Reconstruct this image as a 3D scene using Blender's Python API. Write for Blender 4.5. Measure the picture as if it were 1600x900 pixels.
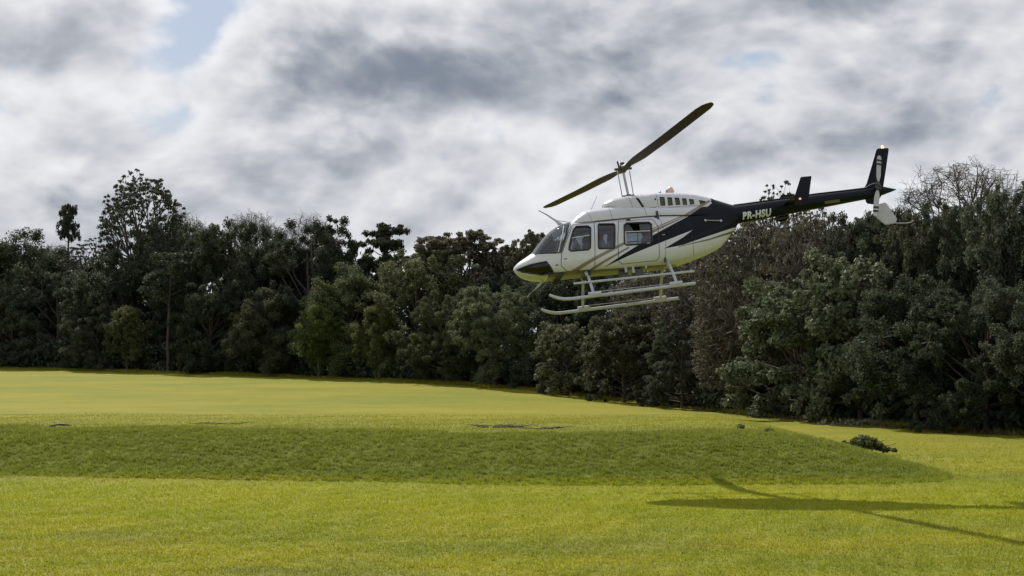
import bpy, bmesh, math, random
import numpy as np
from math import sin, cos, pi, radians, sqrt, atan
from mathutils import Vector, Matrix
from mathutils.geometry import delaunay_2d_cdt

S = bpy.context.scene
for o in list(bpy.data.objects): bpy.data.objects.remove(o)
C = S.collection
# ---------------------------------------------------------------- camera
cam = bpy.data.objects.new('camera', bpy.data.cameras.new('camera'))
C.objects.link(cam); S.camera = cam
EYE = 3.17
cam.location = (0, 0, EYE)
cam.rotation_euler = (radians(90) + atan(110/2160), 0, 0)
cam.data.sensor_width = 36; cam.data.lens = 36*2160/1600
cam.data.clip_start = 0.1; cam.data.clip_end = 4000
# ---------------------------------------------------------------- view
S.view_settings.view_transform = 'Standard'; S.view_settings.look = 'None'
S.view_settings.gamma = 1; S.view_settings.exposure = 0.35
S.view_settings.use_curve_mapping = False
# ---------------------------------------------------------------- sun
SD = Vector((-.53, .95, 1.0)).normalized()            # towards the sun
SUN_EL = math.asin(SD.z); SUN_AZ = math.atan2(SD.x, SD.y)
sl = bpy.data.lights.new('sun', 'SUN'); sl.energy = 4.4; sl.angle = radians(.53); sl.color = (1, .93, .80)
sun = bpy.data.objects.new('sun', sl); C.objects.link(sun)
sun.rotation_euler = SD.to_track_quat('Z', 'Y').to_euler()
# ---------------------------------------------------------------- node helper
class NT:
    def __init__(s, t): s.t = t; s.n = t.nodes; s.l = t.links
    def add(s, typ, props=None, **ins):
        n = s.n.new(typ)
        for k, v in (props or {}).items(): setattr(n, k, v)
        for k, v in ins.items():
            key = int(k[1:]) if k[0] == 'i' and k[1:].isdigit() else k.replace('_', ' ')
            s.put(n.inputs[key], v)
        return n
    def put(s, sock, v):
        if hasattr(v, 'is_output') or isinstance(v, bpy.types.NodeSocket): s.l.new(v, sock)
        else: sock.default_value = v
    def math(s, op, a, b=0.0, c=0.0, clamp=False):
        n = s.n.new('ShaderNodeMath'); n.operation = op; n.use_clamp = clamp
        for i, v in enumerate((a, b, c)): s.put(n.inputs[i], v)
        return n.outputs[0]
    def ramp(s, fac, lo, hi, a=0.0, b=1.0, smooth=True):
        n = s.n.new('ShaderNodeMapRange'); n.interpolation_type = 'SMOOTHSTEP' if smooth else 'LINEAR'
        for i, v in enumerate((fac, lo, hi, a, b)): s.put(n.inputs[i], v)
        return n.outputs[0]
    def mix(s, f, a, b, mode='MIX'):
        n = s.n.new('ShaderNodeMix'); n.data_type = 'RGBA'; n.blend_type = mode
        s.put(n.inputs[0], f); s.put(n.inputs[6], a); s.put(n.inputs[7], b)
        return n.outputs[2]
    def noise(s, vec, scale, detail=4, rough=.55, dist=0.0):
        n = s.n.new('ShaderNodeTexNoise'); s.put(n.inputs['Vector'], vec)
        n.inputs['Scale'].default_value = scale; n.inputs['Detail'].default_value = detail
        n.inputs['Roughness'].default_value = rough; n.inputs['Distortion'].default_value = dist
        return n.outputs['Fac']
    def vmath(s, op, a, b=(0, 0, 0)):
        n = s.n.new('ShaderNodeVectorMath'); n.operation = op
        s.put(n.inputs[0], a); s.put(n.inputs[1], b); return n.outputs[0]
def rgb(r, g, b): return (r, g, b, 1)
# ---------------------------------------------------------------- world: Nishita sky behind procedural clouds
W = bpy.data.worlds.new('World'); S.world = W; W.use_nodes = True
W.cycles.sampling_method = 'MANUAL'; W.cycles.sample_map_resolution = 512
g = NT(W.node_tree); g.n.clear()
sky = g.add('ShaderNodeTexSky', dict(sky_type='NISHITA', sun_disc=False, sun_elevation=SUN_EL, sun_rotation=SUN_AZ,
            altitude=300, air_density=1.0, dust_density=1.2, ozone_density=1.2))
tc = g.add('ShaderNodeTexCoord').outputs['Generated']
dv = g.vmath('NORMALIZE', tc)
sp = g.add('ShaderNodeSeparateXYZ', None, Vector=dv)
az = g.math('ARCTAN2', sp.outputs[0], sp.outputs[1]); el = g.math('ARCSINE', sp.outputs[2])
# cloud space: flatter clouds near the horizon
cs = g.vmath('MULTIPLY', dv, (1, 1, 1.7))
def warpv(v, scale, amt, det=3.0):
    w_ = g.add('ShaderNodeTexNoise', None, Vector=v, Scale=scale, Detail=det, Roughness=.55)
    o_ = g.vmath('SCALE', g.vmath('SUBTRACT', w_.outputs['Color'], (.5, .5, .5))); o_.node.inputs['Scale'].default_value = amt
    return g.vmath('ADD', v, o_)
cw = warpv(warpv(cs, 3.2, .085), 20, .012, 4.0)
def puffs(v, sc):
    n = g.add('ShaderNodeTexVoronoi', dict(feature='F1', normalize=True), Vector=v, Scale=sc, Detail=3.0, Roughness=.50, Lacunarity=2.1)
    return g.math('SUBTRACT', 1.0, n.outputs['Distance'])
def blobv(px, py, rx, ry, s, A, E_):
    a = g.math('DIVIDE', g.math('SUBTRACT', A, atan((px-800)/2160)), rx/2160); e = g.math('DIVIDE', g.math('SUBTRACT', E_, (560-py)/2160), ry/2160)
    return g.math('MULTIPLY', g.math('EXPONENT', g.math('MULTIPLY', g.math('ADD', g.math('MULTIPLY', a, a), g.math('MULTIPLY', e, e)), -1.0)), s)
def total(bs):
    t = bs[0]
    for b in bs[1:]: t = g.math('ADD', t, b)
    return t
# broad weather of the day: where the banks of cloud and the breaks between them lie
COVER = ((310, 40, 60, 80, -.21), (255, 110, 60, 40, -.10), (250, 190, 140, 26, -.10), (745, 200, 110, 24, -.13), (1180, 95, 140, 22, -.10), (560, 115, 230, 75, .16), (430, 60, 90, 70, .05),
         (1230, 215, 330, 60, .12), (60, 60, 170, 70, .10), (450, 200, 120, 60, .07), (900, 240, 90, 70, .07), (1150, 30, 250, 60, .08), (700, 300, 160, 40, .05), (300, 370, 240, 60, .08))
DARK = ((590, 122, 230, 56, .46), (790, 165, 150, 40, .26), (60, 110, 130, 40, .22), (900, 85, 120, 40, .18), (1250, 225, 250, 42, .30), (1500, 235, 160, 50, .20),
        (1180, 25, 200, 34, .26), (90, 335, 170, 36, .14), (280, 265, 160, 30, .10), (650, 330, 200, 30, .06), (1530, 110, 100, 40, .12),
        (860, 250, 90, 70, -.18), (430, 205, 90, 45, -.18), (340, 90, 60, 50, -.16), (80, 15, 150, 34, -.18), (1060, 180, 150, 34, -.16), (1400, 130, 170, 34, -.20), (1250, 300, 330, 28, -.20), (1000, 300, 200, 60, -.12), (300, 350, 300, 40, -.10), (450, 15, 120, 34, -.16), (660, 60, 110, 28, -.08))
def density(v):
    lo = g.noise(v, 5.0, 4, .5); pf = puffs(v, 13.0)
    return g.math('ADD', g.math('MULTIPLY', lo, .75), g.math('MULTIPLY', pf, .60))
def off(v, k): return g.vmath('ADD', v, (-.45*k, -.10*k, 1.5*k))
d0 = density(cw); d1 = density(off(cw, .016)); 
fine = g.math('ADD', g.math('MULTIPLY', g.noise(cw, 30, 7, .6), .45), g.math('MULTIPLY', puffs(cw, 38.0), .85))
fine = g.math('SUBTRACT', fine, .18)
cover = total([blobv(*b, az, el) for b in COVER]); dark = total([blobv(*b, az, el) for b in DARK])
dens = total([d0, cover, g.math('MULTIPLY', g.math('SUBTRACT', fine, .5), .10)])
alpha = g.ramp(dens, .62, .75)
lit = g.math('MULTIPLY', g.math('SUBTRACT', d0, d1), 3.6)          # tops facing the sun are bright, undersides grey
edge = g.ramp(dens, .68, .92, .24, -.16)
shade = total([lit, edge, g.math('MULTIPLY', g.math('SUBTRACT', fine, .5), .30), g.math('MULTIPLY', dark, -1.0)])
shade = g.ramp(g.math('ADD', shade, g.ramp(el, .0, .20, .70, .58)), -.28, 1.22)
ccol = g.mix(shade, rgb(1.75, 2.02, 2.5), rgb(7.0, 7.05, 7.25))
skyc = g.mix(.72, sky.outputs[0], rgb(3.3, 3.75, 4.6))               # thin veil over the blue
wc = g.mix(alpha, skyc, ccol)
gr = g.ramp(sp.outputs[2], -.02, .0, 0, 1)
wc = g.mix(gr, rgb(.5, .6, .3), wc)
bg = g.add('ShaderNodeBackground', None, Color=wc, Strength=.10)
g.l.new(bg.outputs[0], g.add('ShaderNodeOutputWorld').inputs[0])

# ---------------------------------------------------------------- materials
def mat(name): 
    m = bpy.data.materials.new(name); m.use_nodes = True; t = NT(m.node_tree); t.n.clear()
    t.out = t.add('ShaderNodeOutputMaterial'); return m, t
def pmat(name, col, rough=.5, metal=0.0, coat=0.0, var=.0, vscale=8, emit=None, es=0, bump=0.0):
    m, t = mat(name)
    c = rgb(*col)
    tcn = t.add('ShaderNodeTexCoord').outputs['Object']
    if var:
        n = t.noise(tcn, vscale, 6, .6)
        c = t.mix(t.ramp(n, .3, .7, 0, var), c, rgb(*[x*.35 for x in col]))
    p = t.add('ShaderNodeBsdfPrincipled', None, Base_Color=c, Roughness=rough, Metallic=metal, Coat_Weight=coat)
    if coat: p.inputs['Coat Roughness'].default_value = .06
    if emit: p.inputs['Emission Color'].default_value = rgb(*emit); p.inputs['Emission Strength'].default_value = es
    if bump:
        b = t.add('ShaderNodeBump', None, Strength=bump, Distance=.01, Height=t.noise(tcn, 40, 3)); t.l.new(b.outputs[0], p.inputs['Normal'])
    t.l.new(p.outputs[0], t.out.inputs[0]); return m
def paint(name, col, coat=.5):
    m, t = mat(name); tcn = t.add('ShaderNodeTexCoord').outputs['Object']
    n = t.noise(t.vmath('MULTIPLY', tcn, (1.2, 1, 5)), 3, 6, .65)
    c = t.mix(t.ramp(n, .42, .8, 0, .35), rgb(*col), rgb(*[x*.72 for x in col]))
    p = t.add('ShaderNodeBsdfPrincipled', None, Base_Color=c, Roughness=.32, Coat_Weight=coat)
    p.inputs['Specular IOR Level'].default_value = .5 if coat > .2 else .14
    p.inputs['Coat Roughness'].default_value = .08
    b = t.add('ShaderNodeBump', None, Strength=.25, Distance=.01, Height=t.noise(tcn, 3.5, 2)); t.l.new(b.outputs[0], p.inputs['Normal'])
    t.l.new(p.outputs[0], t.out.inputs[0]); return m
M = {}
M['white'] = paint('white_paint', (.56, .58, .64), .35)
M['navy'] = paint('navy_paint', (.0035, .006, .013), .04)
M['belly'] = paint('belly_shade_paint', (.15, .15, .16), .05)  # underside shade put into the paint colour, holding down the grass bounce
M['tan'] = paint('taupe_paint', (.20, .165, .115))
M['olive'] = paint('olive_line_paint', (.10, .10, .07))
M['black'] = pmat('black_rubber', (.012, .012, .014), .5)
M['seam'] = pmat('seam_gap', (.03, .03, .03), .8)
M['mesh'] = pmat('intake_mesh', (.10, .105, .09), .7, .3, var=.5, vscale=60)
M['metal'] = pmat('brushed_steel', (.42, .42, .44), .35, .8, var=.3)
M['darkmetal'] = pmat('dark_hub_metal', (.07, .07, .075), .4, .6, var=.3)
M['blade'] = pmat('blade_skin', (.028, .016, .040), .65)
M['skid'] = pmat('skid_paint', (.46, .48, .53), .45, var=.25, vscale=6)
M['grey'] = pmat('cabin_grey', (.05, .05, .055), .8)
M['dgrey'] = pmat('panel_black', (.02, .02, .022), .6)
M['seat'] = pmat('seat_leather', (.25, .23, .20), .6)
M['beacon'] = pmat('beacon_lens', (.65, .42, .36), .2, coat=.5)
M['tail_lamp'] = pmat('lit_tail_lamp', (1, .5, .2), .3, emit=(1, .38, .10), es=2.6)
M['nav_lamp'] = pmat('lit_red_lamp', (.8, .1, .05), .3, emit=(1, .18, .08), es=2.5)
M['skin'] = pmat('skin', (.42, .26, .18), .6)
M['shirt'] = pmat('white_shirt', (.7, .7, .72), .8)
M['dshirt'] = pmat('dark_shirt', (.03, .03, .04), .8)
M['jeans'] = pmat('dark_trousers', (.03, .035, .05), .85)
M['letter'] = pmat('white_lettering', (.62, .66, .75), .4)
def glassmat(name, tint, refl=.10):
    m, t = mat(name)
    tr = t.add('ShaderNodeBsdfTransparent', None, Color=rgb(*tint))
    gl = t.add('ShaderNodeBsdfGlossy', None, Color=rgb(.95, .97, 1), Roughness=.02)
    fr = t.add('ShaderNodeLayerWeight', None, Blend=.35)
    f = t.math('ADD', t.math('MULTIPLY', fr.outputs['Fresnel'], .8), refl, clamp=True)
    mx = t.add('ShaderNodeMixShader', None, i0=f, i1=tr.outputs[0], i2=gl.outputs[0])
    t.l.new(mx.outputs[0], t.out.inputs[0]); return m
M['glass'] = glassmat('window_glass', (.55, .60, .62), .03)
M['tint'] = glassmat('tinted_glass', (.35, .39, .42), .03)
M['chin'] = glassmat('chin_glass', (.05, .06, .07), .0)

def grass_color(t, pos):
    big = t.noise(pos, .20, 5, .62); mid = t.noise(pos, .55, 4, .6)
    st = t.noise(t.vmath('MULTIPLY', pos, (.25, 1.2, 1)), .9, 4, .65)
    c = t.mix(t.ramp(big, .38, .62), rgb(.350, .355, .026), rgb(.220, .270, .026))
    c = t.mix(t.ramp(mid, .50, .75, 0, .55), c, rgb(.32, .31, .050))
    c = t.mix(t.ramp(st, .50, .72, 0, .55), c, rgb(.155, .175, .014))
    sp = t.add('ShaderNodeSeparateXYZ', None, Vector=pos)
    lump0 = t.math('SUBTRACT', t.noise(pos, .8, 4, .6), .5)
    c = t.mix(t.ramp(t.noise(t.vmath('MULTIPLY', pos, (.6, 1, 1)), .33, 6, .68), .50, .66, 0, .55), c, rgb(.235, .250, .070))
    # lush fresh strip at the foot of the mound
    lush = t.math('MULTIPLY', t.ramp(t.math('ADD', sp.outputs[1], t.math('MULTIPLY', mid, 4)), 26, 32), t.ramp(sp.outputs[1], 37, 34))
    c = t.mix(t.math('MULTIPLY', lush, .6), c, rgb(.34, .37, .006))
    # drier, yellower meadow beyond the mound
    far = t.ramp(t.math('ADD', sp.outputs[1], t.math('MULTIPLY', mid, 10)), 41, 56)
    bands = t.noise(t.vmath('MULTIPLY', pos, (.07, .16, 1)), 1.0, 7, .7)
    c = t.mix(t.math('MULTIPLY', far, .85), c, t.mix(t.ramp(t.math('ADD', t.math('MULTIPLY', bands, .6), t.math('MULTIPLY', t.noise(pos, .09, 6, .7), .4)), .40, .60), rgb(.135, .150, .012), rgb(.210, .186, .018)))
    # the mound wears longer greener grass
    z = sp.outputs[2]
    crest = t.math('ADD', t.math('ADD', sp.outputs[1], t.math('MULTIPLY', lump0, 2.4)), t.math('MULTIPLY', t.math('MINIMUM', t.math('ADD', sp.outputs[0], 4.0), 0.0), .18))
    band = t.math('MULTIPLY', t.ramp(sp.outputs[1], 32.5, 35), t.ramp(crest, 41.2, 39.2))
    plat = t.math('MULTIPLY', t.math('MULTIPLY', t.ramp(crest, 38.5, 41.5), t.ramp(t.math('ADD', crest, t.math('MULTIPLY', lump0, 7.0)), 52, 40)), t.ramp(z, .08, .4))
    c = t.mix(t.math('MULTIPLY', plat, .75), c, t.mix(t.ramp(mid, .4, .65), rgb(.150, .180, .018), rgb(.215, .230, .045)))
    c = t.mix(t.ramp(t.noise(t.vmath('MULTIPLY', pos, (.30, 1, 1)), 2.2, 5, .7), .52, .72, 0, .35), c, rgb(.12, .13, .015))
    mo = t.math('MULTIPLY', band, t.ramp(z, .03, .3))
    lump = t.noise(t.vmath('MULTIPLY', pos, (.6, 1, 1)), 3.2, 5, .7)
    mc = t.mix(t.ramp(lump, .38, .62), rgb(.105, .150, .018), rgb(.215, .265, .065))
    c = t.mix(t.math('MULTIPLY', mo, .85), c, mc)
    return c
def trans_mix(t, c, tc_, f, normal=None, rough=.5):
    p = t.add('ShaderNodeBsdfPrincipled', None, Base_Color=c, Roughness=rough)
    p.inputs['Specular IOR Level'].default_value = .12
    tr = t.add('ShaderNodeBsdfTranslucent', None, Color=tc_)
    if normal is not None: t.l.new(normal, p.inputs['Normal'])
    mx = t.add('ShaderNodeMixShader', None, i0=f, i1=p.outputs[0], i2=tr.outputs[0])
    t.l.new(mx.outputs[0], t.out.inputs[0])
# blades
m, t = mat('grass_blade'); M['grassblade'] = m
pos = t.add('ShaderNodeNewGeometry')
c = grass_color(t, pos.outputs['Position'])
c = t.mix(t.ramp(pos.outputs['Random Per Island'], .80, 1, 0, .6), c, rgb(.30, .27, .10))
far_b = t.ramp(t.add('ShaderNodeSeparateXYZ', None, Vector=pos.outputs['Position']).outputs[1], 41, 49, 0, .6)
c = t.mix(far_b, c, rgb(.33, .31, .035))
trans_mix(t, c, t.mix(.35, c, rgb(.26, .27, .03)), .42)
# ground sheet
m, t = mat('meadow'); M['meadow'] = m
pos = t.add('ShaderNodeNewGeometry').outputs['Position']
c = grass_color(t, pos)
fine = t.noise(pos, 5.5, 8, .7); vfine = t.noise(t.vmath('MULTIPLY', pos, (1, .5, 1)), 22, 4, .7)
c = t.mix(t.ramp(fine, .45, .75, 0, .45), c, rgb(.10, .11, .018))
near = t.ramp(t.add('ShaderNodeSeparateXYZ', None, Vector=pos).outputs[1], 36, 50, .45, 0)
c = t.mix(near, c, rgb(.09, .08, .02))  # soil between the blades, darkened to match the blades' self-shading
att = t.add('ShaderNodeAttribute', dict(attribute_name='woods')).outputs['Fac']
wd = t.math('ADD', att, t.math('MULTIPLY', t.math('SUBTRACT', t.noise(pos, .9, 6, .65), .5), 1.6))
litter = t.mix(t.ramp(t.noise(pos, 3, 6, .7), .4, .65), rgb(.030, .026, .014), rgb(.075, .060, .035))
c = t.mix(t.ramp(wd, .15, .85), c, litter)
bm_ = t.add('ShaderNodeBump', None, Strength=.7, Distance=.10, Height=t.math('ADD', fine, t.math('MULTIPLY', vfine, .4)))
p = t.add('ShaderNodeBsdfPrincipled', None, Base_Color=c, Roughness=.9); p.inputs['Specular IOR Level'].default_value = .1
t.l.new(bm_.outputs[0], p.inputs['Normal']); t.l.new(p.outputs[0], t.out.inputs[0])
# foliage
def foliage(name, ca, cb, transl=.3, tcol=None):
    m, t = mat(name); M[name] = m
    ge = t.add('ShaderNodeNewGeometry'); oi = t.add('ShaderNodeObjectInfo')
    tint = t.add('ShaderNodeAttribute', dict(attribute_name='tint')).outputs['Fac']
    f = t.math('ADD', t.math('MULTIPLY', ge.outputs['Random Per Island'], .45), t.math('MULTIPLY', tint, .55), clamp=True)
    c = t.mix(f, rgb(*ca), rgb(*cb))
    hs = t.add('ShaderNodeHueSaturation', None, Color=c)
    t.put(hs.inputs['Value'], t.ramp(oi.outputs['Random'], 0, 1, .68, 1.35, False))
    t.put(hs.inputs['Hue'], t.ramp(t.math('FRACT', t.math('MULTIPLY', oi.outputs['Random'], 7.3)), 0, 1, .472, .518, False))
    t.put(hs.inputs['Saturation'], t.ramp(t.math('FRACT', t.math('MULTIPLY', oi.outputs['Random'], 3.7)), 0, 1, .75, 1.05, False))
    trans_mix(t, hs.outputs[0], t.mix(.4, hs.outputs[0], rgb(*(tcol or cb))), transl, rough=.65)
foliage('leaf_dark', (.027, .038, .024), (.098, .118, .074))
foliage('leaf_olive', (.046, .060, .026), (.145, .160, .080))
foliage('leaf_brown', (.050, .050, .034), (.135, .128, .088), .25)
foliage('leaf_pale', (.052, .068, .034), (.155, .172, .098), .25)
foliage('leaf_vine', (.050, .070, .020), (.160, .180, .060), .35)
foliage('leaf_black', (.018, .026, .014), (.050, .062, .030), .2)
M['bark'] = pmat('bark', (.085, .070, .055), .9, var=.6, vscale=5, bump=.4)
M['palebark'] = pmat('pale_bark', (.21, .19, .165), .9, var=.5, vscale=4, bump=.4)
M['twig'] = pmat('twigs', (.10, .085, .070), .9, var=.4, vscale=3)
M['drygrass'] = pmat('dry_stalks', (.17, .13, .07), .9, var=.5)
M['wetwood'] = pmat('dark_wood', (.03, .025, .02), .8, var=.4)
M['stonepale'] = pmat('dry_leaf_litter', (.26, .25, .19), .9, var=.5, vscale=4)

# ---------------------------------------------------------------- object helpers
def link(name, me, mats, parent=None, smooth=False):
    if not isinstance(mats, (list, tuple)): mats = [mats]
    for m in mats: me.materials.append(m)
    if smooth and len(me.polygons): me.polygons.foreach_set('use_smooth', [True]*len(me.polygons))
    o = bpy.data.objects.new(name, me); C.objects.link(o)
    if parent: o.parent = parent
    return o
def tag(o, label=None, cat=None, group=None, kind=None):
    if label: o['label'] = label
    if cat: o['category'] = cat
    if group: o['group'] = group
    if kind: o['kind'] = kind
    return o
def empty(name, loc=(0, 0, 0)):
    o = bpy.data.objects.new(name, None); C.objects.link(o); o.location = loc; o.empty_display_size = .5; return o
def npmesh(name, V, F, smooth=False, tint=None):
    """V (n,3), F (m,k) arrays of same-sized faces"""
    V = np.asarray(V, np.float32); F = np.asarray(F, np.int32)
    me = bpy.data.meshes.new(name); me.vertices.add(len(V)); me.vertices.foreach_set('co', V.ravel())
    k = F.shape[1]; me.loops.add(F.size); me.loops.foreach_set('vertex_index', F.ravel())
    me.polygons.add(len(F)); me.polygons.foreach_set('loop_start', np.arange(0, F.size, k, dtype=np.int32))
    if smooth: me.polygons.foreach_set('use_smooth', np.ones(len(F), bool))
    if tint is not None:
        a = me.attributes.new('tint', 'FLOAT', 'POINT'); a.data.foreach_set('value', np.asarray(tint, np.float32))
    me.update(calc_edges=True); return me
class MB:
    """collects simple shapes into one mesh"""
    def __init__(s): s.v = []; s.f = []
    def tube(s, pts, r, seg=8, cap=True, flat=1.0):
        pts = [Vector(p) for p in pts]; n = len(pts)
        rs = r if isinstance(r, (list, tuple)) else [r]*n
        b = len(s.v); up = Vector((0, 0, 1))
        for i, p in enumerate(pts):
            d = (pts[min(i+1, n-1)]-pts[max(i-1, 0)]).normalized()
            a = d.cross(up)
            if a.length < .05: a = d.cross(Vector((0, 1, 0)))
            a.normalize(); c_ = a.cross(d).normalized()
            for k in range(seg):
                q = 2*pi*k/seg; s.v.append(tuple(p+a*cos(q)*rs[i]+c_*sin(q)*rs[i]*flat))
        for i in range(n-1):
            for k in range(seg):
                k2 = (k+1) % seg; s.f.append((b+i*seg+k, b+i*seg+k2, b+(i+1)*seg+k2, b+(i+1)*seg+k))
        if cap: s.f.append(tuple(b+k for k in range(seg))[::-1]); s.f.append(tuple(b+(n-1)*seg+k for k in range(seg)))
        return s
    def prism(s, poly, y0, y1):
        """poly in (x,z), extruded along y"""
        b = len(s.v); n = len(poly)
        for y in (y0, y1): s.v += [(x, y, z) for x, z in poly]
        s.f.append(tuple(range(b, b+n))); s.f.append(tuple(range(b+2*n-1, b+n-1, -1)))
        for i in range(n): j = (i+1) % n; s.f.append((b+i, b+n+i, b+n+j, b+j))
        return s
    def box(s, x0, x1, y0, y1, z0, z1): return s.prism([(x0, z0), (x1, z0), (x1, z1), (x0, z1)], y0, y1)
    def dome(s, c, r, h, seg=12, rings=5):
        c = Vector(c); return s.tube([c+Vector((0, 0, h*sin(pi/2*i/rings))) for i in range(rings+1)], [max(.002, r*cos(pi/2*i/rings)) for i in range(rings+1)], seg)
    def mesh(s, name):
        me = bpy.data.meshes.new(name); me.from_pydata(s.v, [], s.f); me.update()
        bm = bmesh.new(); bm.from_mesh(me); bmesh.ops.recalc_face_normals(bm, faces=bm.faces); bm.to_mesh(me); bm.free(); return me
    def build(s, name, m, parent=None, smooth=False, bevel=0):
        me = s.mesh(name)
        if bevel:
            bm = bmesh.new(); bm.from_mesh(me)
            bmesh.ops.bevel(bm, geom=[e for e in bm.edges if len(e.link_faces) == 2 and e.calc_face_angle(0) > .5], offset=bevel, segments=2, affect='EDGES')
            bm.to_mesh(me); bm.free()
        o = link(name, me, m, parent)
        if smooth:
            me.polygons.foreach_set('use_smooth', [True]*len(me.polygons)); me.set_sharp_from_angle(angle=radians(40))
        return o

# ================================================================ THE GROUND
def sst(t): t = np.clip(t, 0, 1); return t*t*(3-2*t)
rng = np.random.default_rng(7)
TLX = np.array([-130, -62, -57.1, -55.6, -24, 2.4, 8.8, 13.9, 17.8, 21, 26, 34]); TLY = np.array([190, 158, 150.5, 150, 130, 105, 95, 75, 64, 57, 47, 30])
def lownoise(x, y, s=1.0, seed=0):
    r = np.random.default_rng(seed); v = 0
    for k in range(6):
        a = r.uniform(0, 2*pi); f = s*r.uniform(.6, 1.6); v = v+np.sin((x*cos(a)+y*sin(a))*f+r.uniform(0, 6))
    return v/6
def mound_h(x, y):
    X = np.array([-90, -30, -15, 0, 6.6, 7.6, 8.8, 9.6, 10.3, 10.9, 11.4, 12.2]); H = np.array([1.08, 1.08, 1.07, 1.04, 1.06, 1.02, .84, .64, .44, .26, .15, 0])
    k = np.interp(x, X, H)*(1+.06*lownoise(x, 0*y, .45, 4)+.04*lownoise(x, y, 1.3, 5))
    foot = np.interp(x, [-60, -14, -4, 3, 12], [37.0, 35.2, 33.7, 32.5, 32.6])+.3*lownoise(x, 0*y, .7, 3)
    a = sst((y-foot)/6.2)**.92; b = 1-sst((y-46)/42)
    return k*a*b
def ground_h(x, y):
    x = np.asarray(x, float); y = np.asarray(y, float)
    u = np.clip((y-70)/80, 0, 1.6); t = sst((14-x)/18)
    h = 2.1*u*t
    h = h+1.5*(1-sst((y-1)/13.5))
    h = h+mound_h(x, y)+.035*lownoise(x, y, .35, 1)+.02*lownoise(x, y, 1.1, 2)
    return h
def edge_y(x): return np.interp(x, TLX, TLY)
def grid_axis(segs):
    out = []
    for a, b, st in segs: out += list(np.arange(a, b, st))
    return np.array(out+[segs[-1][1]])
gx = grid_axis([(-1500, -200, 130), (-200, -60, 7), (-60, -22, 1.2), (-22, 18, .3), (18, 60, 1.2), (60, 200, 7), (200, 1500, 130)])
gy = grid_axis([(-300, -10, 29), (-10, 16, 1.0), (16, 32, .4), (32, 48, .2), (48, 60, .6), (60, 170, 1.4), (170, 1900, 100)])
XX, YY = np.meshgrid(gx, gy); ZZ = ground_h(XX, YY)
V = np.stack([XX, YY, ZZ], -1).reshape(-1, 3)
nx, ny = len(gx), len(gy); I = np.arange(nx*ny).reshape(ny, nx)
Fq = np.stack([I[:-1, :-1], I[:-1, 1:], I[1:, 1:], I[1:, :-1]], -1).reshape(-1, 4)
me = npmesh('ground', V, Fq, True)
a = me.attributes.new('woods', 'FLOAT', 'POINT'); a.data.foreach_set('value', np.clip((V[:, 1]-edge_y(V[:, 0])-.2)/2.0, -.5, 1).astype(np.float32))
tag(link('ground', me, M['meadow']), kind='structure')

# ---- mown grass: individual blades near the camera and on the mound
def tuft(x, y):
    u = .35*lownoise(x, y*1.3, 5.0, 21)+.8*lownoise(x, y*1.4, 13.0, 22)+1.0*lownoise(x, y, 26.0, 23); return np.clip((u-.05)*2.2, -.7, 1.4)
def blades(n, x0, x1, y0, y1, hmin, hmax, w, keep=None, fade=0, rough=.25):
    x = rng.uniform(x0, x1, n); y = rng.uniform(y0, y1, n)
    k = np.abs(x) < .385*y+1.2
    if fade: k &= rng.random(n) < ((y1-y)/(y1-y0))**fade
    if keep is not None: k &= keep(x, y)
    x = x[k]; y = y[k]; n = len(x); z = ground_h(x, y)-.005
    clump = .5+.9*(lownoise(x, y, 4.0, 9)*.5+.5)+.5*lownoise(x, y, 13, 10)
    h = rng.uniform(hmin, hmax, n)*np.maximum(.35, clump+rough*tuft(x, y)); a = rng.uniform(0, 2*pi, n); ln = rng.uniform(.1, 1.0, n)*h; la = rng.uniform(0, 2*pi, n)
    ww = w*rng.uniform(.7, 1.3, n); dx = np.cos(a)*ww; dy = np.sin(a)*ww
    V = np.empty((n, 3, 3)); V[:, 0] = np.stack([x-dx, y-dy, z], 1); V[:, 1] = np.stack([x+dx, y+dy, z], 1)
    V[:, 2] = np.stack([x+np.cos(la)*ln, y+np.sin(la)*ln, z+h], 1)
    return V.reshape(-1, 3)
onm = lambda x, y: (mound_h(x, y) > .10) & (y < np.interp(x, [-22, -4, 0], [43.2, 40.8, 40.3])+1.2*lownoise(x, y, 1.5, 8))
gv = blades(2000000, -25, 25, 17.5, 60, .024, .055, .0115, lambda x, y: ~onm(x, y), 1.6)
GF = lambda v: np.arange(len(v)).reshape(-1, 3)
# taller uncut grass where the mower stops at the woods
n = 60000; fx = rng.uniform(-75, 30, n); fy = edge_y(fx)+rng.normal(size=n)*.55+.1; kk = rng.random(n) < .35+.65*(lownoise(fx, fy, 1.2, 31) > -.05); fx = fx[kk]; fy = fy[kk]; n = len(fx)
fz = ground_h(fx, fy)-.01; fh = rng.uniform(.08, .40, n)*(.5+.6*(lownoise(fx, fy, .8, 32)*.5+.5)); fa = rng.uniform(0, 2*pi, n); fw = .022
gv = np.concatenate([gv, np.stack([np.stack([fx-np.cos(fa)*fw, fy-np.sin(fa)*fw, fz], 1), np.stack([fx+np.cos(fa)*fw, fy+np.sin(fa)*fw, fz], 1), np.stack([fx+rng.normal(size=n)*.08, fy+rng.normal(size=n)*.08, fz+fh], 1)], 1).reshape(-1, 3)])
tag(link('grass', npmesh('grass', gv, GF(gv)), M['grassblade']), 'short mown yellow green grass blades across the meadow', 'grass', kind='stuff')
gv = blades(620000, -20, 13, 33, 44, .035, .080, .013, onm, 0, .60)
tag(link('mound_grass', npmesh('mound_grass', gv, GF(gv)), M['grassblade']), 'longer rougher green grass covering the long low mound', 'grass', kind='stuff')

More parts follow.
